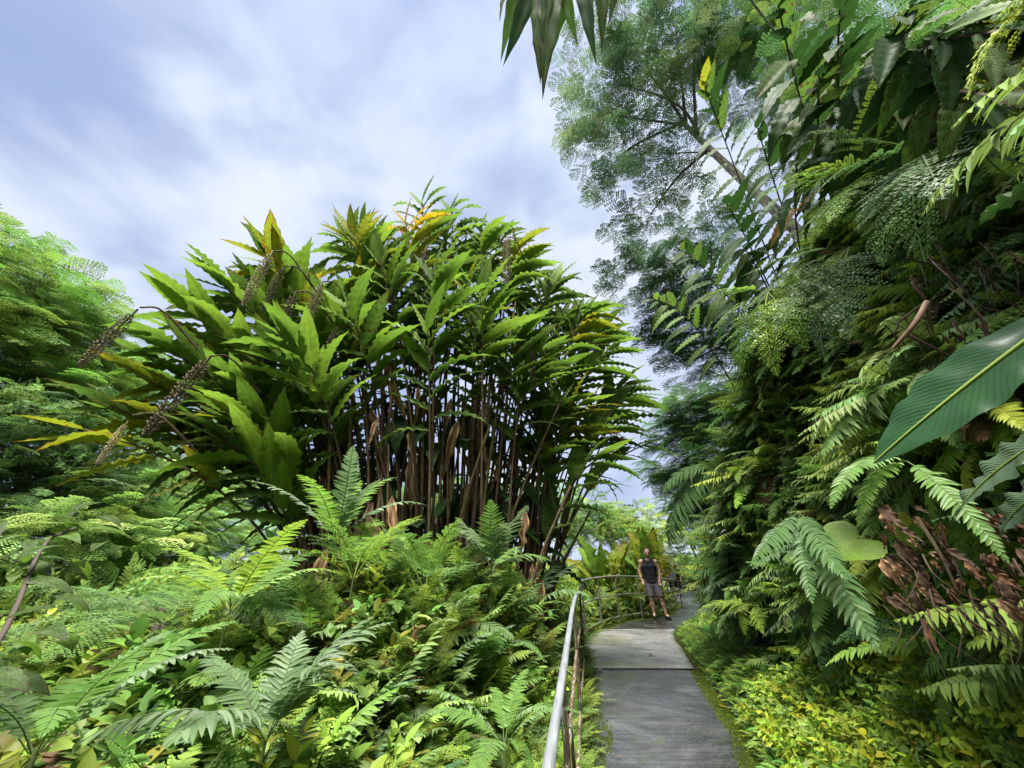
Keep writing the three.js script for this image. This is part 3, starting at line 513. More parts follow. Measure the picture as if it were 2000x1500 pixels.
{
  const r = rngOf(11);
  const sets = { sword: G.sword.map((g) => new Copies(g, M.fern)), broad: G.broad.map((g) => new Copies(g, M.fern)), lace: G.lace.map((g) => new Copies(g, M.fern)), small: G.small.map((g) => new Copies(g, M.fern)), ovate: G.ovate.map((g) => new Copies(g, M.fern)), sprig: G.sprig.map((g) => new Copies(g, M.fern)) };
  M.fern.vertexColors = true;
  let plants = 0;
  for (let i = 0; i < 10000; i++) {
    // denser near the camera
    const d = 0.9 + Math.pow(r(), 1.6) * 17, half = 1.45 * d + 1.5, x = pathL(d) - 0.10 - Math.pow(r(), 1.15) * (half + pathL(d)); if (Math.hypot(x, d) < 1.5) continue;
    const s = pathL(d) - x, h = plantHeight(x, d), y = groundY(x, d); const near = Math.hypot(x, d);
    if (Math.hypot((x - CL.x) / 2.1, (d + CL.z) / 1.0) < 0.8 && r() < 0.85) continue;
    const k = r(), patch = fbm(x * 0.8 + 7, d * 0.8, 3, 2);
    const edge = d > 4.5 ? 0.45 : 1, kind = s < 0.5 * edge ? (k < 0.7 ? 'small' : 'sword') : s < 1.1 * edge ? (k < 0.4 ? 'small' : k < 0.75 ? 'lace' : 'broad') : near > 7 ? (k < 0.35 ? 'sprig' : k < 0.6 ? 'ovate' : k < 0.8 ? 'lace' : 'broad') : patch > 0.55 ? (k < 0.35 ? 'broad' : k < 0.6 ? 'sword' : k < 0.80 ? 'ovate' : 'lace') : (k < 0.5 ? 'lace' : k < 0.66 ? 'sword' : k < 0.86 ? 'broad' : k < 0.93 ? 'ovate' : 'sprig');
    const n = kind === 'small' ? 7 : kind === 'ovate' || kind === 'sprig' ? 5 : 6, col = pick(r, kind === 'small' ? [C.light, C.lime, C.light, C.mid] : kind === 'broad' || kind === 'sword' ? [C.mid, C.light, C.grey, C.mid, C.light, C.dark] : [C.light, C.mid, C.lime, C.light, C.olive]);
    const size = kind === 'ovate' ? h * (0.45 + 0.3 * r()) : kind === 'small' ? 0.26 + 0.16 * r()   : h * (0.42 + 0.34 * r()) * (near > 9 ? 1.3 : 1), lift = kind === 'small' ? 0 : r() * h * 0.6;
    plants++;
    for (let q = 0; q < n; q++) {
      const az = q / n * 6.28 + r() * 0.9, el = kind === 'ovate' || kind === 'sprig' ? 0.6 + r() * 0.9 : 0.45 + 0.85 * r(), dir = V(Math.cos(az) * Math.cos(el), Math.sin(el), Math.sin(az) * Math.cos(el));
      const set = sets[kind]; pick(r, set).add(frame(V(x + dir.x * 0.04, y + lift, -d + dir.z * 0.04), dir, V(0, 1, 0), size * (0.7 + 0.5 * r()), undefined, (r() - 0.5) * 0.7), r() < 0.015 ? fc(r, C.brown) : fc(r, col));
    }
  }
  const thicket = thing('fern_thicket', 'dense tangle of green ferns and seedlings covering the slope below the ginger', 'undergrowth'); thicket.userData.kind = 'stuff';
  for (const k in sets) for (const c of sets[k]) c.build({ sword: 'sword_fronds', broad: 'broad_fronds', lace: 'lacy_fronds', small: 'small_fronds', ovate: 'seedlings', sprig: 'leafy_sprigs' }[k], thicket);
}
// ---------------------------------------------------------------- trees
// crown: many compound leaves through the volume of a few lobes; limbs run to the lobes
function crown(parent, lobes, geos, seed, cols, size, mat = M.tree) {
  const r = rngOf(seed), sets = geos.map((g) => new Copies(g, mat));
  for (const [c, rx, ry, n, k = 1] of lobes) for (let i = 0; i < n; i++) {
    const u = r() * 2 - 1, a = r() * 6.28, q = Math.pow(r(), 0.42), s = Math.sqrt(1 - u * u), o = V(Math.cos(a) * s * rx * q, u * ry * q, Math.sin(a) * s * rx * q);
    const lump = fbm((c.x + o.x) * 0.7, (c.y + o.y) * 0.9, (c.z + o.z) * 0.7, 2); if (lump < 0.43 && r() < 0.85) continue;
    const dir = V(o.x / rx + (r() - 0.5) * 1.1, 0.10 + (r() - 0.5) * 0.6, o.z / rx + (r() - 0.5) * 1.1).normalize();
    const col = fc(r, pick(r, cols)).multiplyScalar(k);
    pick(r, sets).add(frame(o.add(c), dir, V((r() - 0.5) * 0.7, 1, (r() - 0.5) * 0.7), size * (0.6 + 0.8 * r())), col);
  }
  const g = new THREE.Group(); g.name = 'crown'; parent.add(g); for (const s of sets) s.build('leaves', g);
}
function limbs(parent, trunk, lobes, r0, mat, seed) {
  const r = rngOf(seed); obj('trunk', tube(trunk, r0, r0 * 0.45, 9, 16), mat, parent);
  const top = trunk[trunk.length - 1], k = trunk[Math.max(1, trunk.length - 2)];
  lobes.forEach(([c, rx]) => {
    const from = k.clone().lerp(top, r()), m = from.clone().lerp(c, 0.5).add(V((r() - 0.5) * 0.8, 0.3, (r() - 0.5) * 0.8)); obj('limb', tube([from, m, c.clone()], r0 * 0.42, r0 * 0.10, 6, 8), mat, parent);
    for (let i = 0; i < 4; i++) { const a = r() * 6.28, e = c.clone().add(V(Math.cos(a) * rx * 0.8, (r() - 0.2) * rx * 0.5, Math.sin(a) * rx * 0.8)); obj('branch', tube([m.clone().lerp(c, r()), m.clone().lerp(e, 0.6), e], r0 * 0.13, r0 * 0.03, 5, 6), mat, parent); }
  });
}
function tree(label, base, lobes, o) {
  const t = thing('feathery_tree', label, 'tree', [0, 0, 0], o.group), top = lobes[0][0].clone(); base.y = groundY(base.x, -base.z) - 0.2;
  limbs(t, [base, base.clone().lerp(top, 0.5).add(V(0.3, 0, 0.2)), top.clone().add(V(0, -lobes[0][2] * 0.4, 0))], lobes, o.r || 0.22, o.bark || M.bark, o.seed);
  crown(t, lobes.map(([c, x, y, n, k]) => [c, x, y, Math.round(n * (o.dense || 1)), k]), o.geos || G.feather, o.seed, o.cols, o.size); return t;
}
// --- beyond the slope: tall feathery tree with a dark skirt, and paler trees behind
{
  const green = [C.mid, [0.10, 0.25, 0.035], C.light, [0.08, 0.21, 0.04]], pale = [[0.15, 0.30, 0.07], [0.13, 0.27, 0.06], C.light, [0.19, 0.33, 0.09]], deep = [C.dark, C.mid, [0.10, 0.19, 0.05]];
  tree('tall feathery-leaved tree standing against the sky beyond the fern slope', P(30, 1000, 19),
    [[P(-15, 665, 18), 3.4, 2.3, 430], [P(-105, 565, 18), 3.2, 2.0, 380], [P(85, 715, 17), 2.4, 1.7, 300], [P(145, 695, 18), 1.7, 1.3, 170], [P(25, 575, 19), 2.2, 1.5, 220], [P(95, 625, 19), 1.5, 1.1, 130], [P(-35, 505, 19), 1.9, 1.3, 160], [P(25, 795, 17), 2.5, 1.4, 300], [P(135, 795, 16), 1.6, 1.0, 160]],
    { seed: 901, cols: [C.light, [0.16, 0.31, 0.05], C.mid, [0.19, 0.34, 0.06]], size: 0.95, r: 0.26 });
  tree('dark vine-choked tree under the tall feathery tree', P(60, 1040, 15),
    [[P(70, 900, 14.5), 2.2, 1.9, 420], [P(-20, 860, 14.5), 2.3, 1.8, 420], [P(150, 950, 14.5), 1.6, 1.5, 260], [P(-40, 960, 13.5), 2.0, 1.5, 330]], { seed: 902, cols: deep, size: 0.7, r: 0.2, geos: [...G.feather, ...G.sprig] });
  tree('pale green feathery tree with twiggy crown behind the dark one', P(280, 1040, 18),
    [[P(275, 930, 17), 1.9, 1.4, 300], [P(345, 970, 18), 1.9, 1.3, 280], [P(235, 985, 15), 1.6, 1.1, 240], [P(310, 1015, 15), 1.7, 0.9, 240], [P(190, 1045, 14), 1.6, 0.8, 220], [P(400, 1030, 18), 2.0, 1.0, 260], [P(90, 1055, 13), 1.6, 0.7, 200], [P(420, 1070, 20), 2.0, 0.9, 260], [P(280, 1075, 17), 1.8, 0.8, 240]], { seed: 903, dense: 1.15, cols: [[0.24, 0.40, 0.09], [0.20, 0.36, 0.08], C.light, [0.27, 0.42, 0.11]], size: 0.75, r: 0.16 });
  tree('light green tree seen past the outer ginger canes', P(430, 1040, 30),
    [[P(430, 900, 28), 3.2, 2.6, 420], [P(500, 930, 30), 3.2, 2.2, 380], [P(380, 960, 28), 3.0, 1.8, 360], [P(560, 960, 32), 3.4, 2.0, 350]], { seed: 904, dense: 1.3, cols: pale, size: 1.1, r: 0.2 });
  for (const [px, py, hd, w, n, k] of [[650, 975, 30, 4, 380, 0], [780, 985, 32, 4, 380, 1], [900, 985, 30, 4, 380, 0], [1020, 985, 30, 4, 380, 1]])
    tree(k ? 'pale bushy tree glimpsed between the ginger canes' : 'green bushy tree glimpsed between the ginger canes', P(px, 1040, hd), [[P(px, py, hd), w, 2.4, n], [P(px - 40, py + 30, hd), w, 1.6, 260]], { seed: 910 + px, cols: k ? pale : green, size: 1.2, r: 0.18, group: k ? 'pale trees behind the canes' : 'green trees behind the canes' });
  for (const [px, py, hd, w, h2, n, lab] of [[1180, 1005, 24, 1.5, 1.0, 240, 'round pale green shrub behind the banana plants'], [1260, 1020, 28, 1.8, 1.2, 260, 'yellow-green shrub beyond the far bend of the path'], [1340, 1030, 30, 2.6, 2.2, 420, 'leafy dark shrub on the far side of the path bend'], [1345, 1108, 37, 2.0, 1.3, 420, 'low leafy shrub closing the view along the path'], [1120, 1000, 18, 2.2, 1.2, 300, 'low green shrub behind the canes beside the railing']])
    tree(lab, P(px, 1050, hd), [[P(px, py, hd), w, h2, n], [P(px + 30, py + 30, hd), w, h2 * 0.7, n]], { seed: 950 + px, cols: px === 1260 || px === 1180 ? [[0.24, 0.34, 0.06], C.lime, C.light] : [C.mid, C.dark, C.light], size: 0.8, r: 0.1, geos: G.sprig.concat(G.feather) });
  // --- low scrub between the slope and the trees
  const r = rngOf(77), sc = [...G.sprig, ...G.ovate, ...G.lace].map((g) => new Copies(g, M.fern));
  for (let i = 0; i < 9000; i++) {
    const d = 7 + r() * 22, x = -2 - r() * (1.5 * d + 4) + (d > 9.5 ? r() * 12 : 0); if (x > pathL(d) - 1.2) continue;
    const up = V((r() - 0.5) * 1.2, 0.8, (r() - 0.5) * 1.2), y = groundY(x, d) + r() * 1.3; pick(r, sc).add(frame(V(x, y, -d), up, V(0, 0.4, 1), 0.6 + 0.6 * r()), fc(r, pick(r, [C.light, C.mid, C.lime, [0.15, 0.30, 0.07], C.light])));
  }
  for (let i = 0; i < 5000; i++) {
    const d = 13 + r() * 30, x = pathR(d) + 0.35 + Math.pow(r(), 1.4) * 9; pick(r, sc).add(frame(V(x, groundY(x, d) + r() * 0.25 * Math.min(1, x - pathR(d)), -d), V((r() - 0.7) * 1.2, 0.8, (r() - 0.4) * 1.2), V(0, 0.4, 1), 0.25 + Math.min(0.7, 0.3 * (x - pathR(d))) * r()), fc(r, pick(r, [C.light, C.mid, C.lime, C.light])));
  }
  const s = thing('scrub', 'sunlit light green scrub between the fern slope and the trees', 'undergrowth'); s.userData.kind = 'stuff'; for (const c of sc) c.build('leafy_sprigs', s);
}
// --- fine-leaved tree leaning over the path from the bank
{
  const t = thing('fine_leaved_tree', 'tall pale-barked tree with a lacy fine-leaved crown leaning over the bank', 'tree');
  const trunk = [P(1760, 760, 9), P(1600, 500, 9.2), P(1450, 352, 9.4), P(1385, 290, 9.3), P(1340, 245, 9.0)];
  obj('trunk', tube(trunk, 0.15, 0.07, 9, 20), M.barkPale, t);
  const B = [[[1340, 245, 9.0], [1330, 150, 8.5], [1320, 60, 8.0]], [[1340, 245, 9.0], [1290, 170, 8.4], [1210, 90, 8.2]], [[1340, 245, 9.0], [1270, 235, 8.8], [1190, 225, 8.6]], [[1385, 290, 9.3], [1320, 350, 9], [1270, 420, 8.8]], [[1375, 280, 9.3], [1330, 210, 8.5], [1200, 160, 8]], [[1360, 262, 9], [1355, 120, 8], [1370, -40, 7]], [[1330, 240, 9], [1230, 290, 8.8], [1180, 340, 8.7]], [[1450, 352, 9.4], [1380, 300, 10], [1300, 300, 10.4]]];
  for (const b of B) obj('limb', tube(b.map((p) => P(...p)), 0.055, 0.014, 6, 10), M.twig, t);
  const lobes = []; const r = rngOf(41);
  for (const [px, py, hd, rx, ry, n] of [[1180, 60, 7.5, 0.9, 0.8, 120], [1240, 50, 7.5, 1.1, 0.9, 150], [1300, 40, 7.5, 1.1, 0.9, 150], [1200, 150, 8, 1.0, 0.8, 130], [1270, 140, 8, 1.1, 0.9, 150], [1320, 130, 8, 0.9, 0.9, 120], [1160, 220, 8.4, 0.8, 0.7, 100], [1220, 220, 8.5, 1.1, 0.9, 150], [1290, 230, 8.6, 1.0, 0.8, 120], [1170, 300, 8.6, 0.9, 0.7, 110], [1230, 310, 8.8, 1.0, 0.9, 130], [1290, 330, 9, 1.0, 0.8, 100], [1210, 390, 8.8, 0.9, 0.6, 110], [1270, 400, 9, 0.9, 0.6, 90], [1360, 330, 10, 0.9, 0.7, 60], [1360, 60, 7.2, 0.8, 0.8, 80], [1140, 120, 7.8, 0.6, 0.6, 60]])
    lobes.push([P(px, py, hd), rx, ry, n]);
  crown(t, lobes.map(([c, x, y, n]) => [c, x, y, Math.round(n * 0.26)]), G.fine, 43, [[0.13, 0.21, 0.085], [0.10, 0.17, 0.075], [0.14, 0.23, 0.08], [0.11, 0.18, 0.09]], 0.8);
  const t2 = thing('fine_leaved_tree', 'darker fine-leaved tree lower down behind the overhanging sprays', 'tree');
  const tr2 = [P(1560, 900, 13), P(1440, 700, 13), P(1370, 600, 12.6)]; obj('trunk', tube(tr2, 0.16, 0.06, 8, 12), M.bark, t2);
  for (const b of [[[1370, 600, 12.6], [1320, 520, 12], [1260, 480, 12]], [[1370, 600, 12.6], [1330, 610, 12], [1290, 640, 12]], [[1420, 670, 13], [1380, 690, 12.5], [1340, 710, 12]], [[1370, 600, 12.6], [1390, 500, 12.4], [1380, 450, 12.4]]]) obj('limb', tube(b.map((p) => P(...p)), 0.045, 0.012, 6, 8), M.twig, t2);
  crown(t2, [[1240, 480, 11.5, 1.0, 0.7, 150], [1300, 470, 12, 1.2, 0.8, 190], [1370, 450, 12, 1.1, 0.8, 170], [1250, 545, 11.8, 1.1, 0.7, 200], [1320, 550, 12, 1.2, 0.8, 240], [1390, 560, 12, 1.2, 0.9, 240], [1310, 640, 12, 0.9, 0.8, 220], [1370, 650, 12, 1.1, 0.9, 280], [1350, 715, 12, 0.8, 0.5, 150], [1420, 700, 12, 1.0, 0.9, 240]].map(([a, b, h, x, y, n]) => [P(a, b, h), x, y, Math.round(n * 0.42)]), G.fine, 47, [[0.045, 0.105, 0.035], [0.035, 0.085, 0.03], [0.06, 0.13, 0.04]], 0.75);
  const t3 = thing('feathery_tree', 'bushy green tree rising behind the bend of the path', 'tree');
  const b3 = P(1500, 1060, 20); b3.y = groundY(b3.x, -b3.z) - 0.3; obj('trunk', tube([b3, P(1440, 900, 18), P(1400, 820, 17.5)], 0.18, 0.06, 8, 12), M.bark, t3);
  crown(t3, [[1360, 800, 17, 1.1, 1.0, 200], [1420, 790, 17, 1.3, 1.2, 260], [1330, 860, 17.5, 1.0, 0.9, 190], [1390, 880, 17, 1.4, 1.1, 280], [1440, 900, 16, 1.3, 1.2, 260], [1340, 930, 18, 1.2, 0.7, 160], [1300, 915, 19, 0.9, 0.4, 80], [1400, 960, 16.5, 1.3, 0.9, 260], [1360, 990, 18, 1.4, 0.7, 220]].map(([a, b, h, x, y, n]) => [P(a, b, h), x, y, n]), G.feather, 49, [C.mid, [0.06, 0.15, 0.04], C.dark, [0.09, 0.21, 0.04]], 0.85);
  const t4 = thing('dense_tree', 'dense green tree top high above the fine-leaved tree', 'tree');
  obj('trunk', tube([P(1760, 620, 12), P(1600, 300, 12), P(1500, 110, 11)], 0.2, 0.08, 8, 12), M.bark, t4);
  crown(t4, [[1420, 70, 9, 1.0, 1.1, 260], [1470, 130, 9.5, 1.1, 1.0, 280], [1540, 60, 9, 1.2, 1.1, 220], [1440, 200, 10, 0.9, 0.6, 140], [1620, 120, 9, 1.3, 1.0, 160], [1720, 200, 9, 1.4, 1.1, 180], [1700, 60, 8, 1.3, 1.0, 140], [1820, 160, 8, 1.4, 1.2, 200], [1900, 60, 7, 1.4, 1.2, 220], [1960, 240, 6.5, 1.3, 1.2, 220], [1640, 230, 9, 1.2, 1.0, 160]].map(([a, b, h, x, y, n]) => [P(a, b, h), x, y, Math.round(n * 0.95)]), [...G.feather, ...G.small], 53, [C.dark, [0.05, 0.14, 0.03], C.mid], 0.6);
}
// ---------------------------------------------------------------- the fern bank beside the path
function bankAt(d, s) { const x = pathR(d) + s; return V(x, groundY(x, d), -d); }
function bankNormal(d, s) { const a = bankAt(d, s), b = bankAt(d, s + 0.08), c = bankAt(d + 0.08, s); return V().crossVectors(b.sub(a), c.sub(a)).normalize().multiplyScalar(1); }
{
  const r = rngOf(61), S = { hang: G.hang.map((g) => new Copies(g, M.fern)), sword: G.sword.map((g) => new Copies(g, M.fern)), broad: G.broad.map((g) => new Copies(g, M.fern)), lace: G.lace.map((g) => new Copies(g, M.fern)), small: G.small.map((g) => new Copies(g, M.fern)), ovate: G.ovate.map((g) => new Copies(g, M.fern)) };
  // upper wall of hanging fronds
  for (let i = 0; i < 9800; i++) {
    const d = i < 8500 ? 1.6 + Math.pow(r(), 1.25) * 17 : -4 + r() * 4.4, s = toeOf(d) - 0.1 + 0.3 * smooth(6, 9, d) + Math.pow(r(), 0.8) * 2.8, b = bankAt(d, s), near = d < 4.6;
    const hollow = near && d > 1.6 && s > 1.15; if (hollow && r() < 0.5) continue; if (d > 1.6 && d < 3.5 && b.y > 0.85 && b.y < 2.0 && r() < 0.85) continue; if (d > 1.6 && d < 2.4 && r() < 0.5) continue;
    if (d > 1.2 && d < 4.4 && b.y < 0.85) continue; if (d < 1.6 && Math.hypot(b.x, d) < 2.2) continue; const N = bankNormal(d, s); if (N.y < 0) N.negate(); b.addScaledVector(N, smooth(0.42, 0.75, fbm(d * 0.9, b.y * 0.9, 3, 3)) * 0.8 * r());
    const k = r(), kind = k < 0.42 ? 'hang' : k < 0.66 ? 'sword' : k < 0.84 ? 'broad' : 'lace', col = pick(r, [C.mid, C.light, C.mid, C.dark, C.lime, C.light]);
    for (let q = 0; q < 5; q++) {
      const dir = N.clone().multiplyScalar(0.75).add(V(-0.15, 0.25 - Math.pow(r(), 0.8) * 1.25, (r() - 0.5) * 1.7)).normalize();
      pick(r, S[kind]).add(frame(b, dir, V(N.x * 0.8, 0.8 + N.y, N.z * 0.8), (0.34 + 0.46 * r()) * (s < toeOf(d) + 0.2 ? 0.75 : 1), undefined, (r() - 0.5) * 0.6), r() < 0.02 ? fc(r, C.brown) : fc(r, col));
    }
  }
  // low bright ferns on the foot of the bank
  for (let i = 0; i < 6500; i++) {
    const d = 1.4 + Math.pow(r(), 1.5) * 15, s = 0.17 + 0.12 * smooth(8, 11, d) + Math.pow(r(), 1.1) * (toeOf(d) + 0.2), b = bankAt(d, s), yellow = d < 4.4 && s > 0.45; if (yellow && r() < 0.35) continue;
    const n = 4; const col = yellow ? pick(r, [[0.28, 0.37, 0.035], C.lime, C.mid, C.light]) : pick(r, [C.light, C.light, [0.11, 0.30, 0.05], C.mid, C.lime]);
    const kind = yellow ? (r() < 0.45 ? 'ovate' : 'small') : r() < 0.85 ? 'small' : 'sword';
    for (let q = 0; q < n; q++) { const a = r() * 6.28, el = 0.3 + r() * 0.9, dir = V(Math.cos(a) * Math.cos(el) - 0.25, Math.sin(el), Math.sin(a) * Math.cos(el)).normalize(); pick(r, S[kind]).add(frame(b, dir, V(0, 1, 0), (kind === 'sword' ? 0.26 : kind === 'ovate' ? 0.2 : 0.20) * (0.7 + 0.7 * r()) * clamp(0.45 + s * 1.2, 0.5, 1), undefined, (r() - 0.5)), fc(r, col)); }
  }
  // yellow-green creeping plants on the mossy foot of the bank
  for (let i = 0; i < 2700; i++) {
    const d = 1.3 + r() * 3.4, s = 0.35 + r() * 1.15, b = bankAt(d, s), kind = r() < 0.6 ? 'ovate' : 'small', col = pick(r, [[0.31, 0.40, 0.035], [0.23, 0.37, 0.035], C.lime, C.light, [0.27, 0.36, 0.035], C.mid]);
    for (let q = 0; q < 3; q++) { const a = r() * 6.28, el = r() * 1.1, dir = V(Math.cos(a) * Math.cos(el) - 0.3, Math.sin(el), Math.sin(a) * Math.cos(el) + 0.1).normalize(); pick(r, S[kind]).add(frame(b, dir, V(-0.3, 1, 0.2), (kind === 'ovate' ? 0.27 : 0.19) * (0.5 + 0.9 * r()), undefined, r() - 0.5), fc(r, col)); }
  }
  const w = thing('fern_bank', 'thick wall of green ferns hanging over the bank beside the path', 'undergrowth'); w.userData.kind = 'stuff';
  for (const k in S) for (const c of S[k]) c.build({ hang: 'hanging_fronds', sword: 'sword_fronds', broad: 'broad_fronds', lace: 'lacy_fronds', small: 'small_fronds', ovate: 'seedlings' }[k], w);
  // moss along both edges of the path
  const tuft = new Mesher(); { const q = rngOf(3); for (let i = 0; i < 14; i++) { const a = q() * 6.28, x = Math.cos(a) * 0.3 * q(), z = Math.sin(a) * 0.3 * q(), h = 0.4 + q() * 0.6, n = V(Math.cos(a), 0.8, Math.sin(a)).normalize(), w2 = 0.14; const i0 = tuft.v(x - w2 * Math.sin(a), 0, z + w2 * Math.cos(a), n.x, n.y, n.z), i1 = tuft.v(x + w2 * Math.sin(a), 0, z - w2 * Math.cos(a), n.x, n.y, n.z), i2 = tuft.v(x + Math.cos(a) * 0.4, h, z + Math.sin(a) * 0.4, n.x, n.y, n.z); tuft.t(i0, i1, i2); } }
  const mc = new Copies(tuft.geo(), M.moss = leafMat([1, 1, 1], { clearcoat: 0 }));
  for (let i = 0; i < 40000; i++) {
    const d = 0.6 + Math.pow(r(), 1.7) * 15, left = r() < 0.5, off = Math.pow(r(), 2.2) * (left ? 0.26 : 0.17) * (0.5 + fbm(d * 1.5, left ? 3 : 8, 1, 3)); if (d > 6.9 && d < 10.45 && off > 0.05) continue;
    const x = left ? pathL(d) - 0.1 + off : pathR(d) + 0.1 - off, y = pathY(d) - 0.005, k = 0.5 + r();
    mc.add(frame(V(x, y, -d), V((r() - 0.5) * 0.4, 1, (r() - 0.5) * 0.4), V(0, 0, 1), 0.010 + 0.016 * r()), lin(0.14 * k, 0.20 * k, 0.026));
  }
  const mo = mc.build('moss'); tag(mo, 'yellow-green moss creeping over both edges of the asphalt', 'moss');
}
// ---------------------------------------------------------------- single plants
function spine(droop, len, n = 16) { let y = 0, z = 0; const p = []; for (let i = 0; i <= n; i++) { const t = i / n, a = droop * Math.pow(t, 1.15) * 1.3 - droop * 0.12; p.push(V(0, y * len, z * len)); y += Math.cos(a) / n; z -= Math.sin(a) / n; } return p; }
// a broad leaf set from its foot to its tip
function leafFromTo(parent, a, b, geo, mat, up, droop, rib) {
  const dir = V().subVectors(b, a), L = dir.length(), g = new THREE.Group();
  const o = place(obj('leaf', geo, mat, parent), frame(a, dir, V(...up), L));
  if (rib) { const pts = spine(droop, 1).map((p) => p.add(V(0, 0, 0.004))); obj('midrib', tube(pts, 0.011, 0.003, 6, 16), M.midrib, o); }
  return o;
}
{
  // --- the great glossy leaf reaching in over the bank, and its two tattered neighbours
  const plant = thing('broad_leaved_ginger', 'ginger with one huge glossy dark green leaf and tattered grey-green leaves by the hollow', 'ginger plant');
  const b0 = bankAt(1.35, 1.9), crownAt = P(2230, 620, 2.1);
  obj('shoot', tube([b0, b0.clone().lerp(crownAt, 0.6).add(V(0.1, 0.2, 0)), crownAt], 0.03, 0.016, 8, 10), M.stemGreen, plant);
  const big = bladeGeo({ seed: 71, half: 0.20, droop: 0.12, fold: 0.22, wave: 0.010, lobes: 5, rows: 34, tip: 1.03, base: 0.8, jag: 0.05 });
  leafFromTo(plant, P(2110, 590, 1.85), P(1690, 893, 1.75), big, M.gloss, [-0.35, 0.75, 0.55], 0.12, true);
  const pale = leafMat([0.085, 0.150, 0.085], { ...bl, transmission: 0.2, clearcoat: 0.5, clearcoatRoughness: 0.3 });
  const mid = bladeGeo({ seed: 72, half: 0.19, droop: 0.35, fold: 0.2, wave: 0.03, lobes: 6, rows: 24, tear: 1.4 });
  leafFromTo(plant, P(2090, 830, 2.0), P(1822, 985, 2.1), mid, pale, [-0.3, 0.8, 0.5], 0.35, true);
  leafFromTo(plant, P(2090, 930, 2.1), P(1905, 1030, 2.2), bladeGeo({ seed: 73, half: 0.22, droop: 0.5, fold: 0.15, wave: 0.04, lobes: 5, rows: 20, tear: 2, tip: 1.02 }), pale, [-0.4, 0.7, 0.6], 0.5, true);
  leafFromTo(plant, P(2080, 330, 2.3), P(1900, 420, 2.6), mid, M.ginger[5], [-0.3, 0.8, 0.3], 0.35, true);
  // --- heart-shaped leaf low on the bank
  const heart = new Mesher(); const hs = []; for (let i = 0; i <= 28; i++) { const a = i / 28 * 2 * Math.PI, q = 16 * Math.pow(Math.sin(a), 3) / 17, w = -(13 * Math.cos(a) - 5 * Math.cos(2 * a) - 2 * Math.cos(3 * a) - Math.cos(4 * a)) / 17; hs.push([q * 0.5, w * 0.55 + 0.35]); }
  const hc = heart.v(0, 0.15, 0, 0, 0, 1, 0.3, 0.5); hs.forEach(([x, y], i) => { heart.v(x, y, 0.10 * Math.abs(x) - 0.18 * y * y + 0.02 * Math.sin(i * 1.7), 0, 0, 1, y, x + 0.5); if (i) heart.t(hc, hc + i, hc + i + 1); });
  const hg = heart.geo(); hg.computeVertexNormals();
  const taro = thing('heart_leaved_plant', 'small plant with bright heart-shaped leaves low in the hanging ferns', 'plant');
  const hp = P(1690, 1045, 3.1), stalkFoot = bankAt(2.9, 1.1); obj('stem', tube([stalkFoot, stalkFoot.clone().lerp(hp, 0.5).add(V(0, 0.2, 0)), hp], 0.008, 0.005, 5, 8), M.stemGreen, taro);
  place(obj('leaf', hg, M.ginger[1], taro), frame(hp, P(1625, 1075, 3.0).sub(hp), V(-0.2, 0.8, 0.7), 0.33));
  place(obj('leaf', hg, M.ginger[0], taro), frame(P(1760, 1020, 3.0), V(0.1, -1, 0.1), V(-0.3, 0.3, 0.9), 0.16)); place(obj('leaf', hg, M.ginger[3], taro), frame(P(1745, 1000, 3.0), V(-0.2, -1, 0.1), V(-0.3, 0.2, 0.9), 0.14));

  // --- dead canes and curled sheaths in the hollow under the bank
  const litter = thing('dead_canes', 'broken brown canes and curled dry sheaths hanging in the dark hollow', 'dead canes'), r = rngOf(88);
  const sheath = [81, 82, 83].map((s) => bladeGeo({ seed: s, half: 0.09, droop: 0.5, fold: 1.6, wave: 0.06, lobes: 5, rows: 12, twist: 1.5, tear: 1 }));
  for (let i = 0; i < 18; i++) {
    const px = 1720 + r() * 290, py = 990 + r() * 220, p = P(px, py, 2.5 + r() * 0.5); const sh = place(obj('sheath', sheath[i % 3], r() < 0.6 ? M.dryDark : M.dryRed, litter), frame(p, V((r() - 0.4) * 0.9, -0.9, (r() - 0.3) * 0.5), V(-0.5, 0.2, r()), 0.08 + 0.14 * r(), 0.05 + 0.08 * r()));
  }
  for (let i = 0; i < 26; i++) { const px = 1730 + r() * 300, py = 330 + r() * 420, p = P(px, py, 2.9 + r() * 0.5); place(obj('sheath', sheath[i % 3], r() < 0.7 ? M.dryDark : M.dry, litter), frame(p, V((r() - 0.5) * 0.5, -1, (r() - 0.5) * 0.4), V(-0.6, 0.2, r()), 0.16 + 0.2 * r(), 0.09)); }
  for (let i = 0; i < 9; i++) { const a = P(1720 + r() * 300, 420 + r() * 240, 2.9 + r() * 0.4), e = a.clone().add(V(-0.2 + r() * 0.5, -0.3 - r() * 0.4, (r() - 0.5) * 0.5)); obj('cane', tube([a, a.clone().lerp(e, 0.5).add(V(0.25 * (r() - 0.5), 0.05, 0.2 * (r() - 0.5))), e], 0.004 + 0.006 * r(), 0.003, 5, 5), M.caneDark, litter); }
  for (const [x0, y0, x1, y1, w] of [[1812, 590, 1745, 680, 0.016], [1790, 1010, 1868, 1150, 0.009]]) obj('cane', tube([P(x0, y0, 2.65), P((x0 + x1) / 2 + 6, (y0 + y1) / 2, 2.6), P(x1, y1, 2.6)], w, w * 0.6, 7, 8), M.stem, litter);
  for (let i = 0; i < 16; i++) { const p = P(1720 + r() * 280, 1080 + r() * 130, 2.4 + r() * 0.3); obj('root', tube([p, p.clone().add(V((r() - 0.5) * 0.14, -0.08, 0.05)), p.clone().add(V((r() - 0.5) * 0.2, -0.14 - r() * 0.08, 0.06))], 0.004, 0.0015, 4, 5), M.stemDark, litter); }
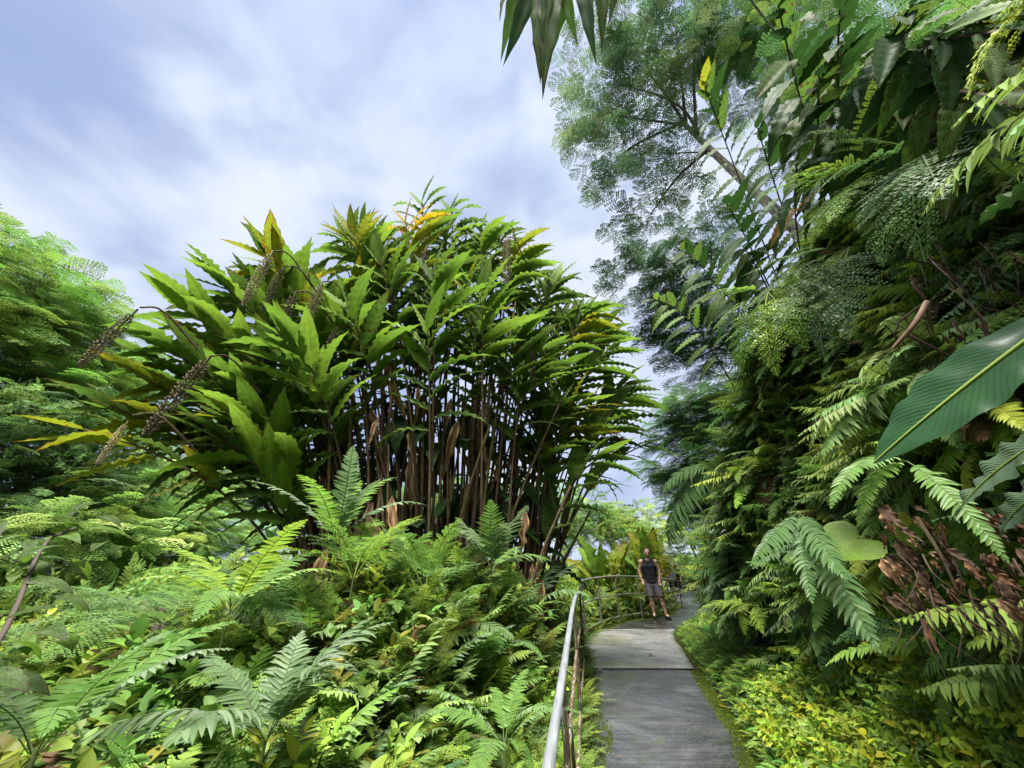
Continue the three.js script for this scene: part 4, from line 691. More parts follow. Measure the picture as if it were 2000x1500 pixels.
  const paper = [84, 85, 86].map((q) => bladeGeo({ seed: q, half: 0.16, droop: 0.8, fold: 0.9, wave: 0.07, lobes: 4, rows: 14, twist: 0.8, tear: 2, jag: 0.4 }));
  for (let i = 0; i < 46; i++) { const p = P(1705 + r() * 300, 985 + r() * 200, 2.45 + r() * 0.45); place(obj('dry_leaf', paper[i % 3], [M.dry, M.dryDark, M.dryDark, M.dryRed][i % 4], litter), frame(p, V((r() - 0.3) * 1.1, -0.9 + 0.5 * r(), (r() - 0.2) * 0.7), V(-0.6, 0.5, r()), 0.07 + 0.10 * r())); }
  // --- ginger shoots leaning out over the path from the top of the bank
  const grp = 'ginger shoots leaning out over the path from the bank', V6 = (d, s) => { const b = bankAt(d, s); b.y -= 0.05; return b; };
  const over = [
    ['ginger shoot with two yellow leaf tips leaning out from the high bank', V6(6.6, 3.3), P(1375, 165, 4.6), { tones: [2, 5, 2], topTone: 3, topFrom: 0.9, side: [0.3, 0.5, 0.8], leaves: 13, len: 0.85, sag: 0.1, spanM: 2.6, leaves: 18 }],
    ['dark ginger shoot reaching furthest out over the railing from the ferns', V6(8.2, 2.7), P(1275, 585, 5.9), { tones: [2, 5, 2, 0], side: [0.2, 0.5, 0.8], leaves: 12, len: 0.75, sag: 0.15, spanM: 2.8, leaves: 17, bend: 1.0 }],
    ['dark ginger shoot crossing in front of the lower fine-leaved tree', V6(7.4, 2.8), P(1335, 490, 5.4), { tones: [2, 5, 5], side: [0.3, 0.5, 0.8], leaves: 13, len: 0.85, sag: 0.2, spanM: 2.8, leaves: 18, bend: 0.9 }],
    ['ginger shoot with drooping dark leaves below the pale tree trunk', V6(6.2, 2.9), P(1420, 400, 4.6), { tones: [5, 2, 5], side: [0.4, 0.5, 0.8], leaves: 13, len: 0.85, sag: 0.2, spanM: 2.6, leaves: 18, bend: 0.8 }],
    ['ginger shoot with a brownish leaf among the upper fern fronds', V6(5.4, 3.0), P(1560, 300, 3.8), { tones: [2, 5, 6], side: [0.5, 0.5, 0.8], leaves: 12, len: 0.75, sag: 0.2, spanM: 2.2, leaves: 16, bend: 0.8 }],
    ['ginger shoot with long dark leaves drooping in from overhead', V6(4.6, 3.4), P(1520, 10, 3.0), { tones: [5, 2, 5, 2], side: [0.3, 0.6, 0.9], leaves: 14, len: 0.95, sag: 0.4, spanM: 2.6, leaves: 20, bend: 0.8 }],
    ['ginger shoot with torn pale leaves at the top of the hollow', V6(3.0, 3.0), P(1850, 60, 2.6), { tones: [2, 0, 5, 1], side: [0.6, 0.6, 0.6], leaves: 11, len: 0.65, sag: 0.35, spanM: 1.6, leaves: 14, bend: 0.7 }],
    ['ginger shoot with greyish leaves beside the dark hollow', V6(2.6, 2.9), P(1950, 190, 2.4), { tones: [2, 5, 2], side: [0.6, 0.7, 0.5], leaves: 11, len: 0.65, sag: 0.35, spanM: 1.6, leaves: 14, bend: 0.6 }],
    ['ginger shoot standing behind the torn pale one', V6(4.2, 3.3), P(1720, 90, 3.3), { tones: [5, 2, 5], side: [0.6, 0.7, 0.5], leaves: 12, len: 0.8, sag: 0.35, spanM: 2.0, leaves: 16, bend: 0.6 }],
  ];
  for (const [d, q, tx, ty, hd] of [[5.0, 3.4, 1600, 150, 3.6], [4.4, 3.5, 1640, 20, 3.1], [3.8, 3.3, 1780, 180, 3.0], [3.4, 3.4, 1780, 10, 2.7], [2.8, 3.2, 1960, 60, 2.4], [5.8, 3.4, 1480, 250, 4.2], [3.2, 3.0, 1880, 300, 2.8], [6.4, 3.0, 1450, 480, 4.8], [7.2, 2.9, 1400, 560, 5.3]])
    over.push(['dark ginger shoot crowding the top of the fern bank', V6(d, q), P(tx, ty, hd), { tones: [5, 2, 5], side: [0.5, 0.5, 0.8], len: 0.78, sag: 0.3, spanM: 2.2, leaves: 16 }]);
  over.forEach(([label, b, t, o], i) => { const dist = b.distanceTo(t), mid = b.clone().lerp(t, 0.42); mid.y = Math.max(b.y, t.y) + 0.22 * dist; shoot(thing('ginger_shoot', label, 'ginger plant', [0, 0, 0], grp), b, t, { seed: 500 + i, rad: 0.016, stemMat: M.stemDark, wide: 0.72, mid, ...o }); });
  // --- shoot whose leaf tips hang into the picture from above
  const hang = thing('ginger_shoot', 'ginger shoot overhead whose long narrow leaf tips hang down against the sky', 'ginger plant', [0, 0, 0], grp);
  const hb = V6(3.6, 3.6), ht = P(1010, -130, 2.6), hm = P(1260, -260, 2.9); obj('shoot', tube([hb, hm.clone().lerp(hb, 0.5).add(V(0, 0.6, 0)), hm, ht], 0.02, 0.008, 7, 18), M.stemGreen, hang);
  const narrow = [91, 92, 93].map((s) => bladeGeo({ seed: s, half: 0.055, droop: 0.25, fold: 0.5, wave: 0.012, lobes: 6 }));
  [[1020, -90, 958, 20], [1045, -110, 972, 72], [1050, -90, 1010, 86], [1072, -110, 1026, 124], [1085, -110, 1062, 132], [1105, -120, 1092, 112], [1135, -130, 1142, 85], [1170, -140, 1184, 52], [1195, -150, 1225, 6], [1090, -120, 1110, 60]].forEach(([ax, ay, bx, by], i) => leafFromTo(hang, P(ax, ay, 2.6 + 0.1 * (i % 3)), P(bx, by, 2.7 + 0.08 * (i % 2)), narrow[i % 3], M.ginger[[2, 0, 5, 2][i % 4]], [(i % 3 - 1) * 0.7, 0.3, 0.9], 0.25, false));

  // --- large fern fronds spraying out high on the bank
  [['bright lacy fern spraying out below the pale trunk', 1720, 330, 3.6, G.lace, [1, 3], 1.0, [[1520, 380], [1560, 330], [1640, 190], [1700, 180], [1760, 230], [1590, 440], [1660, 420]]], ['deep green fern drooping over the top of the hollow', 1800, 300, 3.1, G.lace, [0, 2], 0.9, [[1660, 260], [1700, 420], [1800, 440], [1860, 380], [1740, 470], [1620, 330]]], ['grey-green lacy fern hanging halfway up the wall', 1660, 480, 3.9, G.lace, [4, 4], 0.9, [[1500, 600], [1540, 620], [1600, 640], [1480, 540], [1660, 620]]], ['young fern with curling bright fronds in the middle of the wall', 1500, 570, 4.4, G.lace, [1, 1, 3], 0.7, [[1420, 640], [1450, 700], [1500, 690], [1400, 580], [1560, 660]]], ['fern with long drooping sword fronds over the mossy foot of the bank', 1560, 1000, 3.3, G.hang, [2, 2], 1, [[1640, 1150], [1685, 1260], [1590, 1170], [1500, 1120]]], ['fern with pale-ribbed fronds under the huge glossy leaf', 1770, 900, 2.7, G.sword, [0, 1], 1, [[1930, 1060], [1690, 990], [1640, 930]]]].forEach(([label, px, py, hd, geos, tones, k, tips], i) => {
    const c = P(px, py, hd), t = thing('fern', label, 'fern', [c.x, c.y, c.z]), q = rngOf(640 + i);
    for (const m of M.fernPart) m.vertexColors = true;
    tips.forEach(([tx, ty], j) => { const e = P(tx, ty, hd - 0.25 - 0.3 * q()).sub(c), L = e.length() * 1.12; place(obj('frond', geos[j % geos.length], M.fernPart[tones[j % tones.length]], t), frame(V(0, 0, 0), e.add(V(0, 0.28 * L, 0)), V(-0.5, 1, 0.5), L, geos === G.hang || geos === G.sword ? L * 0.72 : L)); });
  });
  // --- dark hanging frond over the bend
  const df = thing('hanging_fern', 'dark fern with long lobed fronds hanging over the bend of the path', 'fern');
  const dfb = P(1400, 905, 8.6); for (const [tx, ty, k] of [[1285, 1040, 2], [1310, 1020, 2], [1345, 985, 2], [1300, 960, 2]]) { const e = P(tx, ty, 8.4); place(obj('frond', G.broad[k % 3], M.fernPart[2], df), frame(dfb, e.clone().sub(dfb).add(V(0, 0.5, 0)), V(-0.3, 0.9, 0.5), e.distanceTo(dfb) * 1.12, e.distanceTo(dfb) * 1.3)); }
}
// --- banana plants behind the railing
{
  const bg = [61, 62, 63].map((s) => bladeGeo({ seed: s, half: 0.15, droop: [0.15, 0.4, 0.75][s - 61], fold: 0.25, wave: 0.02, lobes: 11, rows: 22, tip: 1.05, base: 0.7, tear: 1.5 }));
  const bananas = [['tall banana plant with one broad upright leaf beside the canes', 1172, 12.8, 7, 1.75], ['pale banana plant with splayed upright leaves', 1232, 15.5, 9, 2.0], ['banana plant with brown dead leaves hanging behind the man', 1262, 14.6, 8, 1.8], ['small banana plant beyond the yellow shrub', 1246, 20, 7, 1.9]];
  bananas.forEach(([label, px, hd, n, L], q) => {
    const b = P(px, 1090, hd); b.y = groundY(b.x, -b.z) - 0.05; const t = thing('banana_plant', label, 'banana plant', [0, 0, 0], 'banana plants behind the railing'), r = rngOf(700 + q), top = b.clone().add(V(0, 1.15, 0));
    obj('trunk', tube([b, top], 0.11, 0.07, 9, 5), M.stemGreen, t);
    for (let i = 0; i < n; i++) { const a = i * 2.4 + r(), el = 0.85 + 0.6 * r(), dir = V(Math.cos(a) * Math.cos(el), Math.sin(el), Math.sin(a) * Math.cos(el)); place(obj('leaf', bg[Math.floor(r() * 3)], M.ginger[[1, 3, 0, 1][i % 4]], t), frame(top.clone().add(V(0, -0.1, 0)), dir, V(-dir.x, 0.8, 0.6), L * (0.8 + 0.35 * r()))); }
    for (let i = 0; i < (q === 2 ? 6 : 3); i++) { const a = r() * 6.28; place(obj('dry_leaf', bg[2], M.dryRed, t), frame(top.clone().add(V(0, 0.1, 0)), V(Math.cos(a) * 0.5, -0.6, Math.sin(a) * 0.5 + 0.2), V(Math.cos(a), 0.5, Math.sin(a)), 0.9 + 0.3 * r(), 0.4)); }
  });
  const sh = thing('croton_shrub', 'yellow and green leaved shrub beside the far railing', 'shrub'), c = P(1272, 1092, 20.5), r = rngOf(801), f = c.clone(); f.y = groundY(f.x, -f.z);
  for (let i = 0; i < 5; i++) obj('stem', tube([f, c.clone().add(V((r() - 0.5) * 0.9, 0.2 * r(), (r() - 0.5) * 0.8))], 0.02, 0.01, 5, 4), M.bark, sh);
  crown(sh, [[c, 0.75, 0.6, 150], [c.clone().add(V(0.25, -0.5, 0.2)), 0.45, 0.4, 90], [c.clone().add(V(-0.4, -0.5, 0)), 0.6, 0.5, 100]], G.ovate, 803, [[0.50, 0.44, 0.03], [0.40, 0.42, 0.04], C.lime, [0.50, 0.38, 0.04]], 0.42, M.fern);
}
// --- tree fern and the single ferns of the slope
function fernPlant(name, label, category, pos, geos, mats, n, size, seed, group, o = {}) {
  const t = thing(name, label, category, [pos.x, pos.y, pos.z], group), r = rngOf(seed);
  for (let i = 0; i < n; i++) {
    const a = i / n * 6.28 + r() * 0.7 + (o.az ?? 0), el = lerp(o.lo ?? 0.45, o.hi ?? 1.2, r()), dir = V(Math.cos(a) * Math.cos(el), Math.sin(el), Math.sin(a) * Math.cos(el)); if (o.out) dir.add(V(...o.out)).normalize();
    place(obj('frond', pick(r, geos), pick(r, mats), t), frame(V(dir.x * 0.02, 0, dir.z * 0.02), dir, o.up ? V(...o.up) : V(0, 1, 0), size * (0.75 + 0.4 * r()), undefined, (r() - 0.5) * 0.5));
  }
  return t;
}
{
  for (const m of M.fernPart) m.vertexColors = true;
  const tf = P(320, 1215, 4.4); const foot = tf.clone(); foot.y = groundY(tf.x, -tf.z) - 0.1;
  const t = fernPlant('tree_fern', 'young tree fern with long dark feathery fronds spreading low over the slope', 'tree fern', tf, G.tree, [M.fernPart[2], M.fernPart[0]], 9, 1.35, 21, undefined, { lo: 0.15, hi: 0.7 });
  obj('trunk', tube([foot.sub(tf), V(0, 0, 0)], 0.05, 0.06, 8, 4), M.bark, t);
  const F4 = M.fernPart;
  const heroes = [
    ['blue-grey fern with broad toothed leaflets arching over the lower slope', 520, 1440, 2.4, G.broad, [F4[4]], 10, 0.62, 31],
    ['pale fern with long narrow leaflets in the tangle of dark leaves', 70, 1470, 2.1, G.sword, [F4[4], F4[0]], 9, 0.55, 32],
    ['bright lime fern glowing at the foot of the ginger canes', 690, 1130, 4.2, G.lace, [F4[3], F4[1]], 8, 0.95, 33],
    ['tall pale fern standing up against the dark canes', 655, 1060, 4.6, G.sword, [F4[4], F4[1]], 8, 1.0, 34, { lo: 0.8, hi: 1.45 }],
    ['deep green sword fern growing beside the railing foot', 985, 1450, 2.5, G.sword, [F4[0]], 9, 0.5, 35],
    ['pale-tipped fern on the mound under the ginger', 960, 1110, 4.6, G.broad, [F4[4], F4[0]], 8, 0.75, 36],
    ['light green lacy fern spreading over the mound', 830, 1150, 4.2, G.lace, [F4[1], F4[0]], 8, 0.85, 37],
    ['arching fern with a yellowing frond in the open slope', 450, 1190, 3.6, G.sword, [F4[0], F4[1], F4[3]], 8, 0.85, 38],
    ['dark drooping fern beside the bend in the railing', 1040, 1185, 6.0, G.broad, [F4[2], F4[0]], 9, 0.85, 39],
  ];
  for (const [label, px, py, hd, geos, mats, n, size, seed, o] of heroes) { const p = P(px, py, hd), q = fernPlant('fern', label, 'fern', p, geos, mats, n, size, seed, undefined, o || {}); const f = V(0, groundY(p.x, -p.z) - p.y - 0.05, 0); if (f.y < -0.1) obj('stem', tube([f, V(0, 0.01, 0)], 0.010, 0.007, 6, 3), M.rachis, q); }
  const r = rngOf(99), kinds = [['sword fern', G.sword, [F4[0], F4[1]]], ['broad-leaved fern', G.broad, [F4[0], F4[4]]], ['lacy fern', G.lace, [F4[1], F4[0], F4[3]]]];
  for (let i = 0, made = 0; made < 54 && i < 400; i++) {
    const px = 40 + r() * 1000, hd = 2.1 + Math.pow(r(), 1.2) * 4.2, b = P(px, 1200, hd), d = -b.z, s = pathL(d) - b.x; if (s < 0.35) continue; b.y = groundY(b.x, d) + plantHeight(b.x, d) * 0.45;
    const [nm, g, m] = kinds[made % 3], side = hd < 3.4 ? 'in the near part of the slope' : b.x > -1.4 ? 'on the mound under the ginger' : 'on the open part of the slope';
    fernPlant('fern', `green ${nm} ${hd < 3.4 ? 'low on the slope beside the railing' : b.x > -1.4 ? 'on the mound under the ginger' : 'on the open slope'}`, 'fern', b, g, m, 8, (0.42 + 0.25 * r()) * (s < 1 ? 0.6 : 1), 1000 + i, 'ferns ' + side); made++;
  }
  for (let i = 0; i < 40; i++) {
    const d = 4.4 + r() * 6, s = toeOf(d) + 0.05 + r() * 1.9, b = bankAt(d, s), N = bankNormal(d, s); if (N.y < 0) N.negate(); b.addScaledVector(N, 0.25 + 0.3 * r());
    const [nm, g, m] = kinds[i % 3], lev = b.y > 3 ? 'high on the bank' : b.y > 1.4 ? 'halfway up the bank' : 'low on the bank';
    fernPlant('fern', `green ${nm} hanging ${lev} beside the path`, 'fern', b, g, m, 6, 0.5 + 0.35 * r(), 1500 + i, 'ferns hanging ' + lev, { lo: -0.6, hi: 0.7, out: [N.x * 0.8, 0, N.z * 0.8], up: [N.x, 1, N.z] });
  }
  // --- leafy branch in the corner of the slope
  const br = thing('leafy_branch', 'leafy dark green branch of a shrub leaning over the open slope', 'branch'), pts = [P(-120, 1420, 1.9), P(10, 1230, 2.1), P(90, 1060, 2.5), P(150, 1030, 2.7)], cv = new THREE.CatmullRomCurve3(pts), ov = bladeGeo({ seed: 95, half: 0.19, droop: 0.7, fold: 0.3, wave: 0.01, rows: 8 });
  obj('stem', tube(pts, 0.010, 0.004, 6, 12), M.twig, br);
  for (let i = 0; i < 46; i++) { const p = cv.getPoint(0.05 + 0.95 * i / 46), a = i * 2.4; p.add(V((r() - 0.5) * 0.3, (r() - 0.5) * 0.25, (r() - 0.5) * 0.2)); place(obj('leaf', ov, M.ginger[r() < 0.6 ? 2 : 0], br), frame(p, V(0.8 * Math.cos(a) + 0.4, -0.1 + (r() - 0.5) * 0.5, Math.sin(a)), V(0, 1, 0.4), 0.11 + 0.06 * r())); }
  // --- leaves dropped on the path
  const lf = bladeGeo({ seed: 96, half: 0.17, droop: 0.15, fold: 0.4, wave: 0.02, rows: 8 });
  for (const [px, py, m, L, a, label] of [[1162, 1360, M.dry, 0.13, 0.4, 'curled tan leaf lying near the mossy edge by the railing'], [1404, 1381, M.ginger[4], 0.12, 1.2, 'yellow leaf fallen against the ferns at the path edge'], [1172, 1309, M.dry, 0.15, 1.7, 'tan leaf lying on the joint before the concrete panel'], [1272, 1280, M.dryRed, 0.16, 2.0, 'brown leaf lying on the pale concrete panel'], [1184, 1233, M.ginger[4], 0.16, 0.2, 'yellow leaf on the far edge of the concrete panel'], [1263, 1224, M.dry, 0.12, 2.2, 'pale leaf on the asphalt in front of the man'], [1408, 1316, M.ginger[6], 0.14, 0.9, 'orange leaf caught in the low ferns']]) {
    const e = PITCH - Math.atan((py - 750) / F), d0 = EYE / Math.tan(-e), p = P(px, py, 1), k = EYE / (EYE - p.y), w = V(p.x * k, 0.02, p.z * k); tag(place(obj('fallen_leaf', lf, m), frame(w, V(Math.cos(a), 0.08, Math.sin(a)), V(0, 1, 0), L)), label, 'leaf', 'leaves dropped on the path');
  }
  for (let i = 0; i < 14; i++) {
    const d = 3.2 + r() * 8, e = r() < 0.5 ? 0.06 + 0.18 * r() : 0.8 + 0.16 * r(), x = lerp(pathL(d), pathR(d), e), a = r() * 6.28;
    tag(place(obj('fallen_leaf', lf, [M.dryDark, M.dry, M.dryRed, M.ginger[4]][i % 4]), frame(V(x, pathY(d) + 0.022, -d), V(Math.cos(a), 0.05, Math.sin(a)), V(0, 1, 0), 0.04 + 0.05 * r(), 0.05)), 'small leaf scrap lying along the mossy margin of the path', 'leaf', 'leaf scraps along the path margin');
  }
}
// ---------------------------------------------------------------- people
// distance field of tapered capsules joined smoothly, meshed with marching cubes; box = [centre, half size]
function capsule(p, a, b, ra, rb) { const bx = b[0] - a[0], by = b[1] - a[1], bz = b[2] - a[2], px = p[0] - a[0], py = p[1] - a[1], pz = p[2] - a[2], t = clamp((px * bx + py * by + pz * bz) / (bx * bx + by * by + bz * bz + 1e-9)); return Math.hypot(px - bx * t, py - by * t, pz - bz * t) - lerp(ra, rb, t); }
const smin = (a, b, k) => { const h = clamp(0.5 + 0.5 * (b - a) / k); return lerp(b, a, h) - k * h * (1 - h); };
const bones = (list, k) => (p) => { let d = 9; for (const [a, b, ra, rb, sq] of list) d = smin(d, capsule(sq ? [p[0], p[1], a[2] + (p[2] - a[2]) * sq] : p, a, b, ra, rb), k); return d; };
function march(f, c, half, res) {
  const mc = new MarchingCubes(res, M.skin, false, false, 60000), n = mc.size, hs = n / 2; mc.isolation = 0;
  for (let z = 0; z < n; z++) for (let y = 0; y < n; y++) for (let x = 0; x < n; x++) mc.field[x + y * n + z * n * n] = -f([c[0] + (x - hs) / hs * half, c[1] + (y - hs) / hs * half, c[2] + (z - hs) / hs * half]);
  mc.update(); const g = new THREE.BufferGeometry(), k = mc.count, p = new Float32Array(k * 3), q = new Float32Array(k * 3), e = half * 0.02, nn = V();
  for (let i = 0; i < k; i++) {
    const w = [0, 1, 2].map((a) => mc.positionArray[i * 3 + a] * half + c[a]); p.set(w, i * 3);
    nn.set(f([w[0] + e, w[1], w[2]]) - f([w[0] - e, w[1], w[2]]), f([w[0], w[1] + e, w[2]]) - f([w[0], w[1] - e, w[2]]), f([w[0], w[1], w[2] + e]) - f([w[0], w[1], w[2] - e])).normalize(); q.set([nn.x, nn.y, nn.z], i * 3);
  }
  g.setAttribute('position', new THREE.BufferAttribute(p, 3)); g.setAttribute('normal', new THREE.BufferAttribute(q, 3));
  // keep the winding in step with the outward normals
  for (let i = 0; i < k; i += 3) { const A = V().fromArray(p, i * 3), B = V().fromArray(p, i * 3 + 3), D = V().fromArray(p, i * 3 + 6); nn.crossVectors(B.clone().sub(A), D.clone().sub(A)); if (nn.dot(V().fromArray(q, i * 3)) < 0) for (let a = 0; a < 3; a++) { let t = p[(i + 1) * 3 + a]; p[(i + 1) * 3 + a] = p[(i + 2) * 3 + a]; p[(i + 2) * 3 + a] = t; t = q[(i + 1) * 3 + a]; q[(i + 1) * 3 + a] = q[(i + 2) * 3 + a]; q[(i + 2) * 3 + a] = t; } }
  return g;
}
M.skin = new THREE.MeshStandardMaterial({ color: lin(0.50, 0.31, 0.21), roughness: 0.6 });
const cloth = (c, rough = 0.9) => { const t = texture(128, 128, (u, v) => 0.8 + 0.35 * (tnoise(u, v, 8, 2, 4) - 0.5) + 0.12 * (noise3(u * 90, v * 90, 1) - 0.5)); return new THREE.MeshStandardMaterial({ color: lin(...c), map: t, roughness: rough }); };
M.hair = new THREE.MeshStandardMaterial({ color: lin(0.035, 0.022, 0.014), roughness: 0.75 });
M.eye = new THREE.MeshStandardMaterial({ color: lin(0.03, 0.02, 0.015), roughness: 0.3 });
M.lip = new THREE.MeshStandardMaterial({ color: lin(0.30, 0.12, 0.09), roughness: 0.5 });
M.shoe = cloth([0.018, 0.018, 0.020], 0.7); M.sole = cloth([0.12, 0.12, 0.12], 0.8);
// x to the person's side, y up, z the way the person faces; J gives the joints
function person(label, pos, turn, J, look, group) {
  const t = thing('person', label, 'person', pos, group); t.rotation.y = turn;
  const H = J.head, N = J.neck, arms = [], legs = [];
  for (const s of ['l', 'r']) {
    const S = J[s + 'sh'], E = J[s + 'el'], W = J[s + 'wr'], A = J[s + 'hip'], K = J[s + 'kn'], B = J[s + 'an'], T = J[s + 'toe'];
    arms.push([S, E, 0.056, 0.043], [E, W, 0.044, 0.029]); legs.push([A, K, 0.088, 0.058], [K, [lerp(K[0], B[0], 0.35), lerp(K[1], B[1], 0.35), lerp(K[2], B[2], 0.35) - 0.015], 0.056, 0.058], [[lerp(K[0], B[0], 0.35), lerp(K[1], B[1], 0.35), lerp(K[2], B[2], 0.35) - 0.015], B, 0.057, 0.036], [B, T, 0.036, 0.03]);
  }
  const C0 = J.chest, P0 = J.pelvis, mid = C0.map((x, i) => lerp(x, P0[i], 0.5));
  const torso = [[[C0[0] - 0.10, C0[1], C0[2]], [C0[0] + 0.10, C0[1], C0[2]], 0.108, 0.108], [[mid[0] - 0.06, mid[1], mid[2]], [mid[0] + 0.06, mid[1], mid[2]], 0.104, 0.104], [[C0[0] - 0.085, C0[1] - 0.1, C0[2]], [C0[0] + 0.085, C0[1] - 0.1, C0[2]], 0.1, 0.1], [[mid[0] - 0.062, mid[1] - 0.1, mid[2]], [mid[0] + 0.062, mid[1] - 0.1, mid[2]], 0.104, 0.104], [[P0[0] - 0.075, P0[1] - 0.02, P0[2]], [P0[0] + 0.075, P0[1] - 0.02, P0[2]], 0.106, 0.106], [J.lsh, [C0[0], C0[1] + 0.11, C0[2]], 0.06, 0.07], [J.rsh, [C0[0], C0[1] + 0.11, C0[2]], 0.06, 0.07]];
  const bodyF = bones([...torso, [[N[0], N[1] - 0.05, N[2]], [H[0], H[1] - 0.06, H[2]], 0.058, 0.052], ...arms, ...legs], 0.035);
  const headF = (p) => {
    const q = [p[0] - H[0], p[1] - H[1], p[2] - H[2]];
    let d = Math.hypot(q[0] / 0.078, (q[1] - 0.03) / 0.105, (q[2] + 0.006) / 0.098) * 0.09 - 0.09; d = smin(d, capsule(q, [0, -0.05, 0.03], [0, -0.085, 0.05], 0.058, 0.036), 0.03);
    d = smin(d, capsule(q, [0, 0.012, 0.092], [0, -0.022, 0.108], 0.010, 0.015), 0.012); d = smin(d, capsule(q, [-0.035, 0.03, 0.082], [0.035, 0.03, 0.082], 0.012, 0.012), 0.015);
    for (const s of [-1, 1]) { d = smin(d, capsule(q, [s * 0.080, 0.015, -0.004], [s * 0.080, -0.022, 0.0], 0.013, 0.010), 0.008); d = Math.max(d, -(Math.hypot(q[0] - s * 0.032, q[1] - 0.012, q[2] - 0.097) - 0.011)); }
    return smin(d, capsule(p, [N[0], N[1] - 0.04, N[2]], [H[0], H[1] - 0.06, H[2] - 0.005], 0.056, 0.052), 0.03);
  };
  const handF = (s) => {
    const W = J[s + 'wr'], D = J[s + 'hand'], u = V(...D).sub(V(...W)).normalize(), side = V(...(s === 'l' ? [1, 0, 0.4] : [-1, 0, 0.4])); side.addScaledVector(u, -side.dot(u)).normalize(); const n = V().crossVectors(u, side).multiplyScalar(s === 'l' ? 1 : -1);
    const at = (a, b, c) => V(...W).addScaledVector(u, a).addScaledVector(side, b).addScaledVector(n, c).toArray(), list = [[at(0, 0, 0), at(0.05, 0.012, 0), 0.027, 0.021], [at(0.03, -0.014, 0), at(0.085, -0.026, 0), 0.020, 0.014], [at(0.03, 0.014, 0), at(0.085, 0.024, 0), 0.020, 0.014]];
    for (let i = 0; i < 4; i++) { const b = 0.029 - i * 0.019, L = [0.068, 0.076, 0.070, 0.055][i]; list.push([at(0.088, b, 0), at(0.088 + L * 0.5, b * 1.05, 0.012), 0.0095, 0.0085], [at(0.088 + L * 0.5, b * 1.05, 0.012), at(0.088 + L * 0.85, b, 0.036), 0.0085, 0.007]); }
    list.push([at(0.03, 0.028, 0.004), at(0.065, 0.052, 0.016), 0.012, 0.010], [at(0.065, 0.052, 0.016), at(0.095, 0.056, 0.028), 0.010, 0.008]); return bones(list, 0.006);
  };
  const parts = [march(bodyF, [0, 0.92, 0], 0.98, 120), march(headF, [H[0], H[1], H[2]], 0.17, 72)];
  for (const s of ['l', 'r']) { const W = J[s + 'wr'], D = J[s + 'hand']; parts.push(march(handF(s), [lerp(W[0], D[0], 0.6), lerp(W[1], D[1], 0.6), lerp(W[2], D[2], 0.6)], 0.15, 64)); }
  obj('body', mergeGeometries(parts), M.skin, t);
  const cut = (f, lo, hi) => (p) => Math.max(f(p), lo - p[1], p[1] - hi);
  const topB = bones(torso, 0.025), neckCut = (p) => Math.hypot((p[0] - N[0]) * 1.0, (p[1] - N[1] - 0.02) * 0.9, p[2] - N[2] - 0.05) - 0.085, armCut = (p) => Math.min(...['l', 'r'].map((s) => Math.hypot(p[0] - J[s + 'sh'][0] * 1.14, (p[1] - J[s + 'sh'][1] + 0.02) * 0.7, p[2] - J[s + 'sh'][2]) - 0.098));
  const sleeves = bones([...torso, [J.lsh, J.lel, 0.06, 0.06], [J.rsh, J.rel, 0.06, 0.06]], 0.03);
  const shirt = look.sleeves ? (p) => Math.max(sleeves(p) - 0.02, -neckCut(p), J.pelvis[1] - 0.06 - p[1], J.lel[1] + 0.06 - p[1] > 0 && Math.abs(p[0] - C0[0]) > 0.22 ? J.lel[1] + 0.06 - p[1] : -1) : (p) => Math.max(topB(p) - 0.024 - 0.003 * Math.sin(p[0] * 34 + p[1] * 16), -neckCut(p), -armCut(p), J.pelvis[1] - 0.07 - p[1]);
  obj('shirt', march(shirt, [0, 1.2, 0], 0.45, 84), look.shirt, t);
  const hem = look.hem, thigh = bones([[[P0[0] - 0.07, P0[1], P0[2]], [P0[0] + 0.07, P0[1], P0[2]], 0.115, 0.115], [[P0[0] - 0.05, P0[1] - 0.1, P0[2]], [P0[0] + 0.07, P0[1] - 0.1, P0[2]], 0.105, 0.105], [J.lhip, J.lkn, 0.105, 0.088], [J.rhip, J.rkn, 0.105, 0.088]], 0.02);
  obj('shorts', march(cut((p) => thigh(p) - 0.012 - 0.005 * Math.sin(p[0] * 40 + p[1] * 9), hem, J.pelvis[1] - 0.02), [0.05, 0.75, 0], 0.36, 76), look.shorts, t);
  for (const s of ['l', 'r']) { const B = J[s + 'an'], T = J[s + 'toe'], f = bones([[[B[0], B[1] + 0.02, B[2]], [B[0], 0.05, B[2] - 0.02], 0.048, 0.046], [[B[0], 0.045, B[2] - 0.03], [T[0], 0.04, T[2]], 0.046, 0.042]], 0.03); obj('shoe', march((p) => Math.max(f(p), 0.004 - p[1], p[1] - B[1] - 0.04), [lerp(B[0], T[0], 0.5), 0.08, lerp(B[2], T[2], 0.5)], 0.2, 48), M.shoe, t); }
  const hairF = (p) => { const q = [p[0] - H[0], p[1] - H[1], p[2] - H[2]]; const d = Math.hypot(q[0] / 0.083, (q[1] - 0.036) / 0.108, (q[2] + 0.012) / 0.1) * 0.09 - 0.09 - 0.004 * Math.sin(q[0] * 140) * Math.sin(q[1] * 90 + q[2] * 110); return Math.max(d, 0.052 - q[1] + clamp((0.03 - q[2]) * 1.6, -0.06, 0.10) * -1, q[2] - 0.055 - (q[1] > 0.085 ? 0.04 : 0)); };
  obj('hair', march(hairF, [H[0], H[1] + 0.03, H[2]], 0.15, 60), M.hair, t);
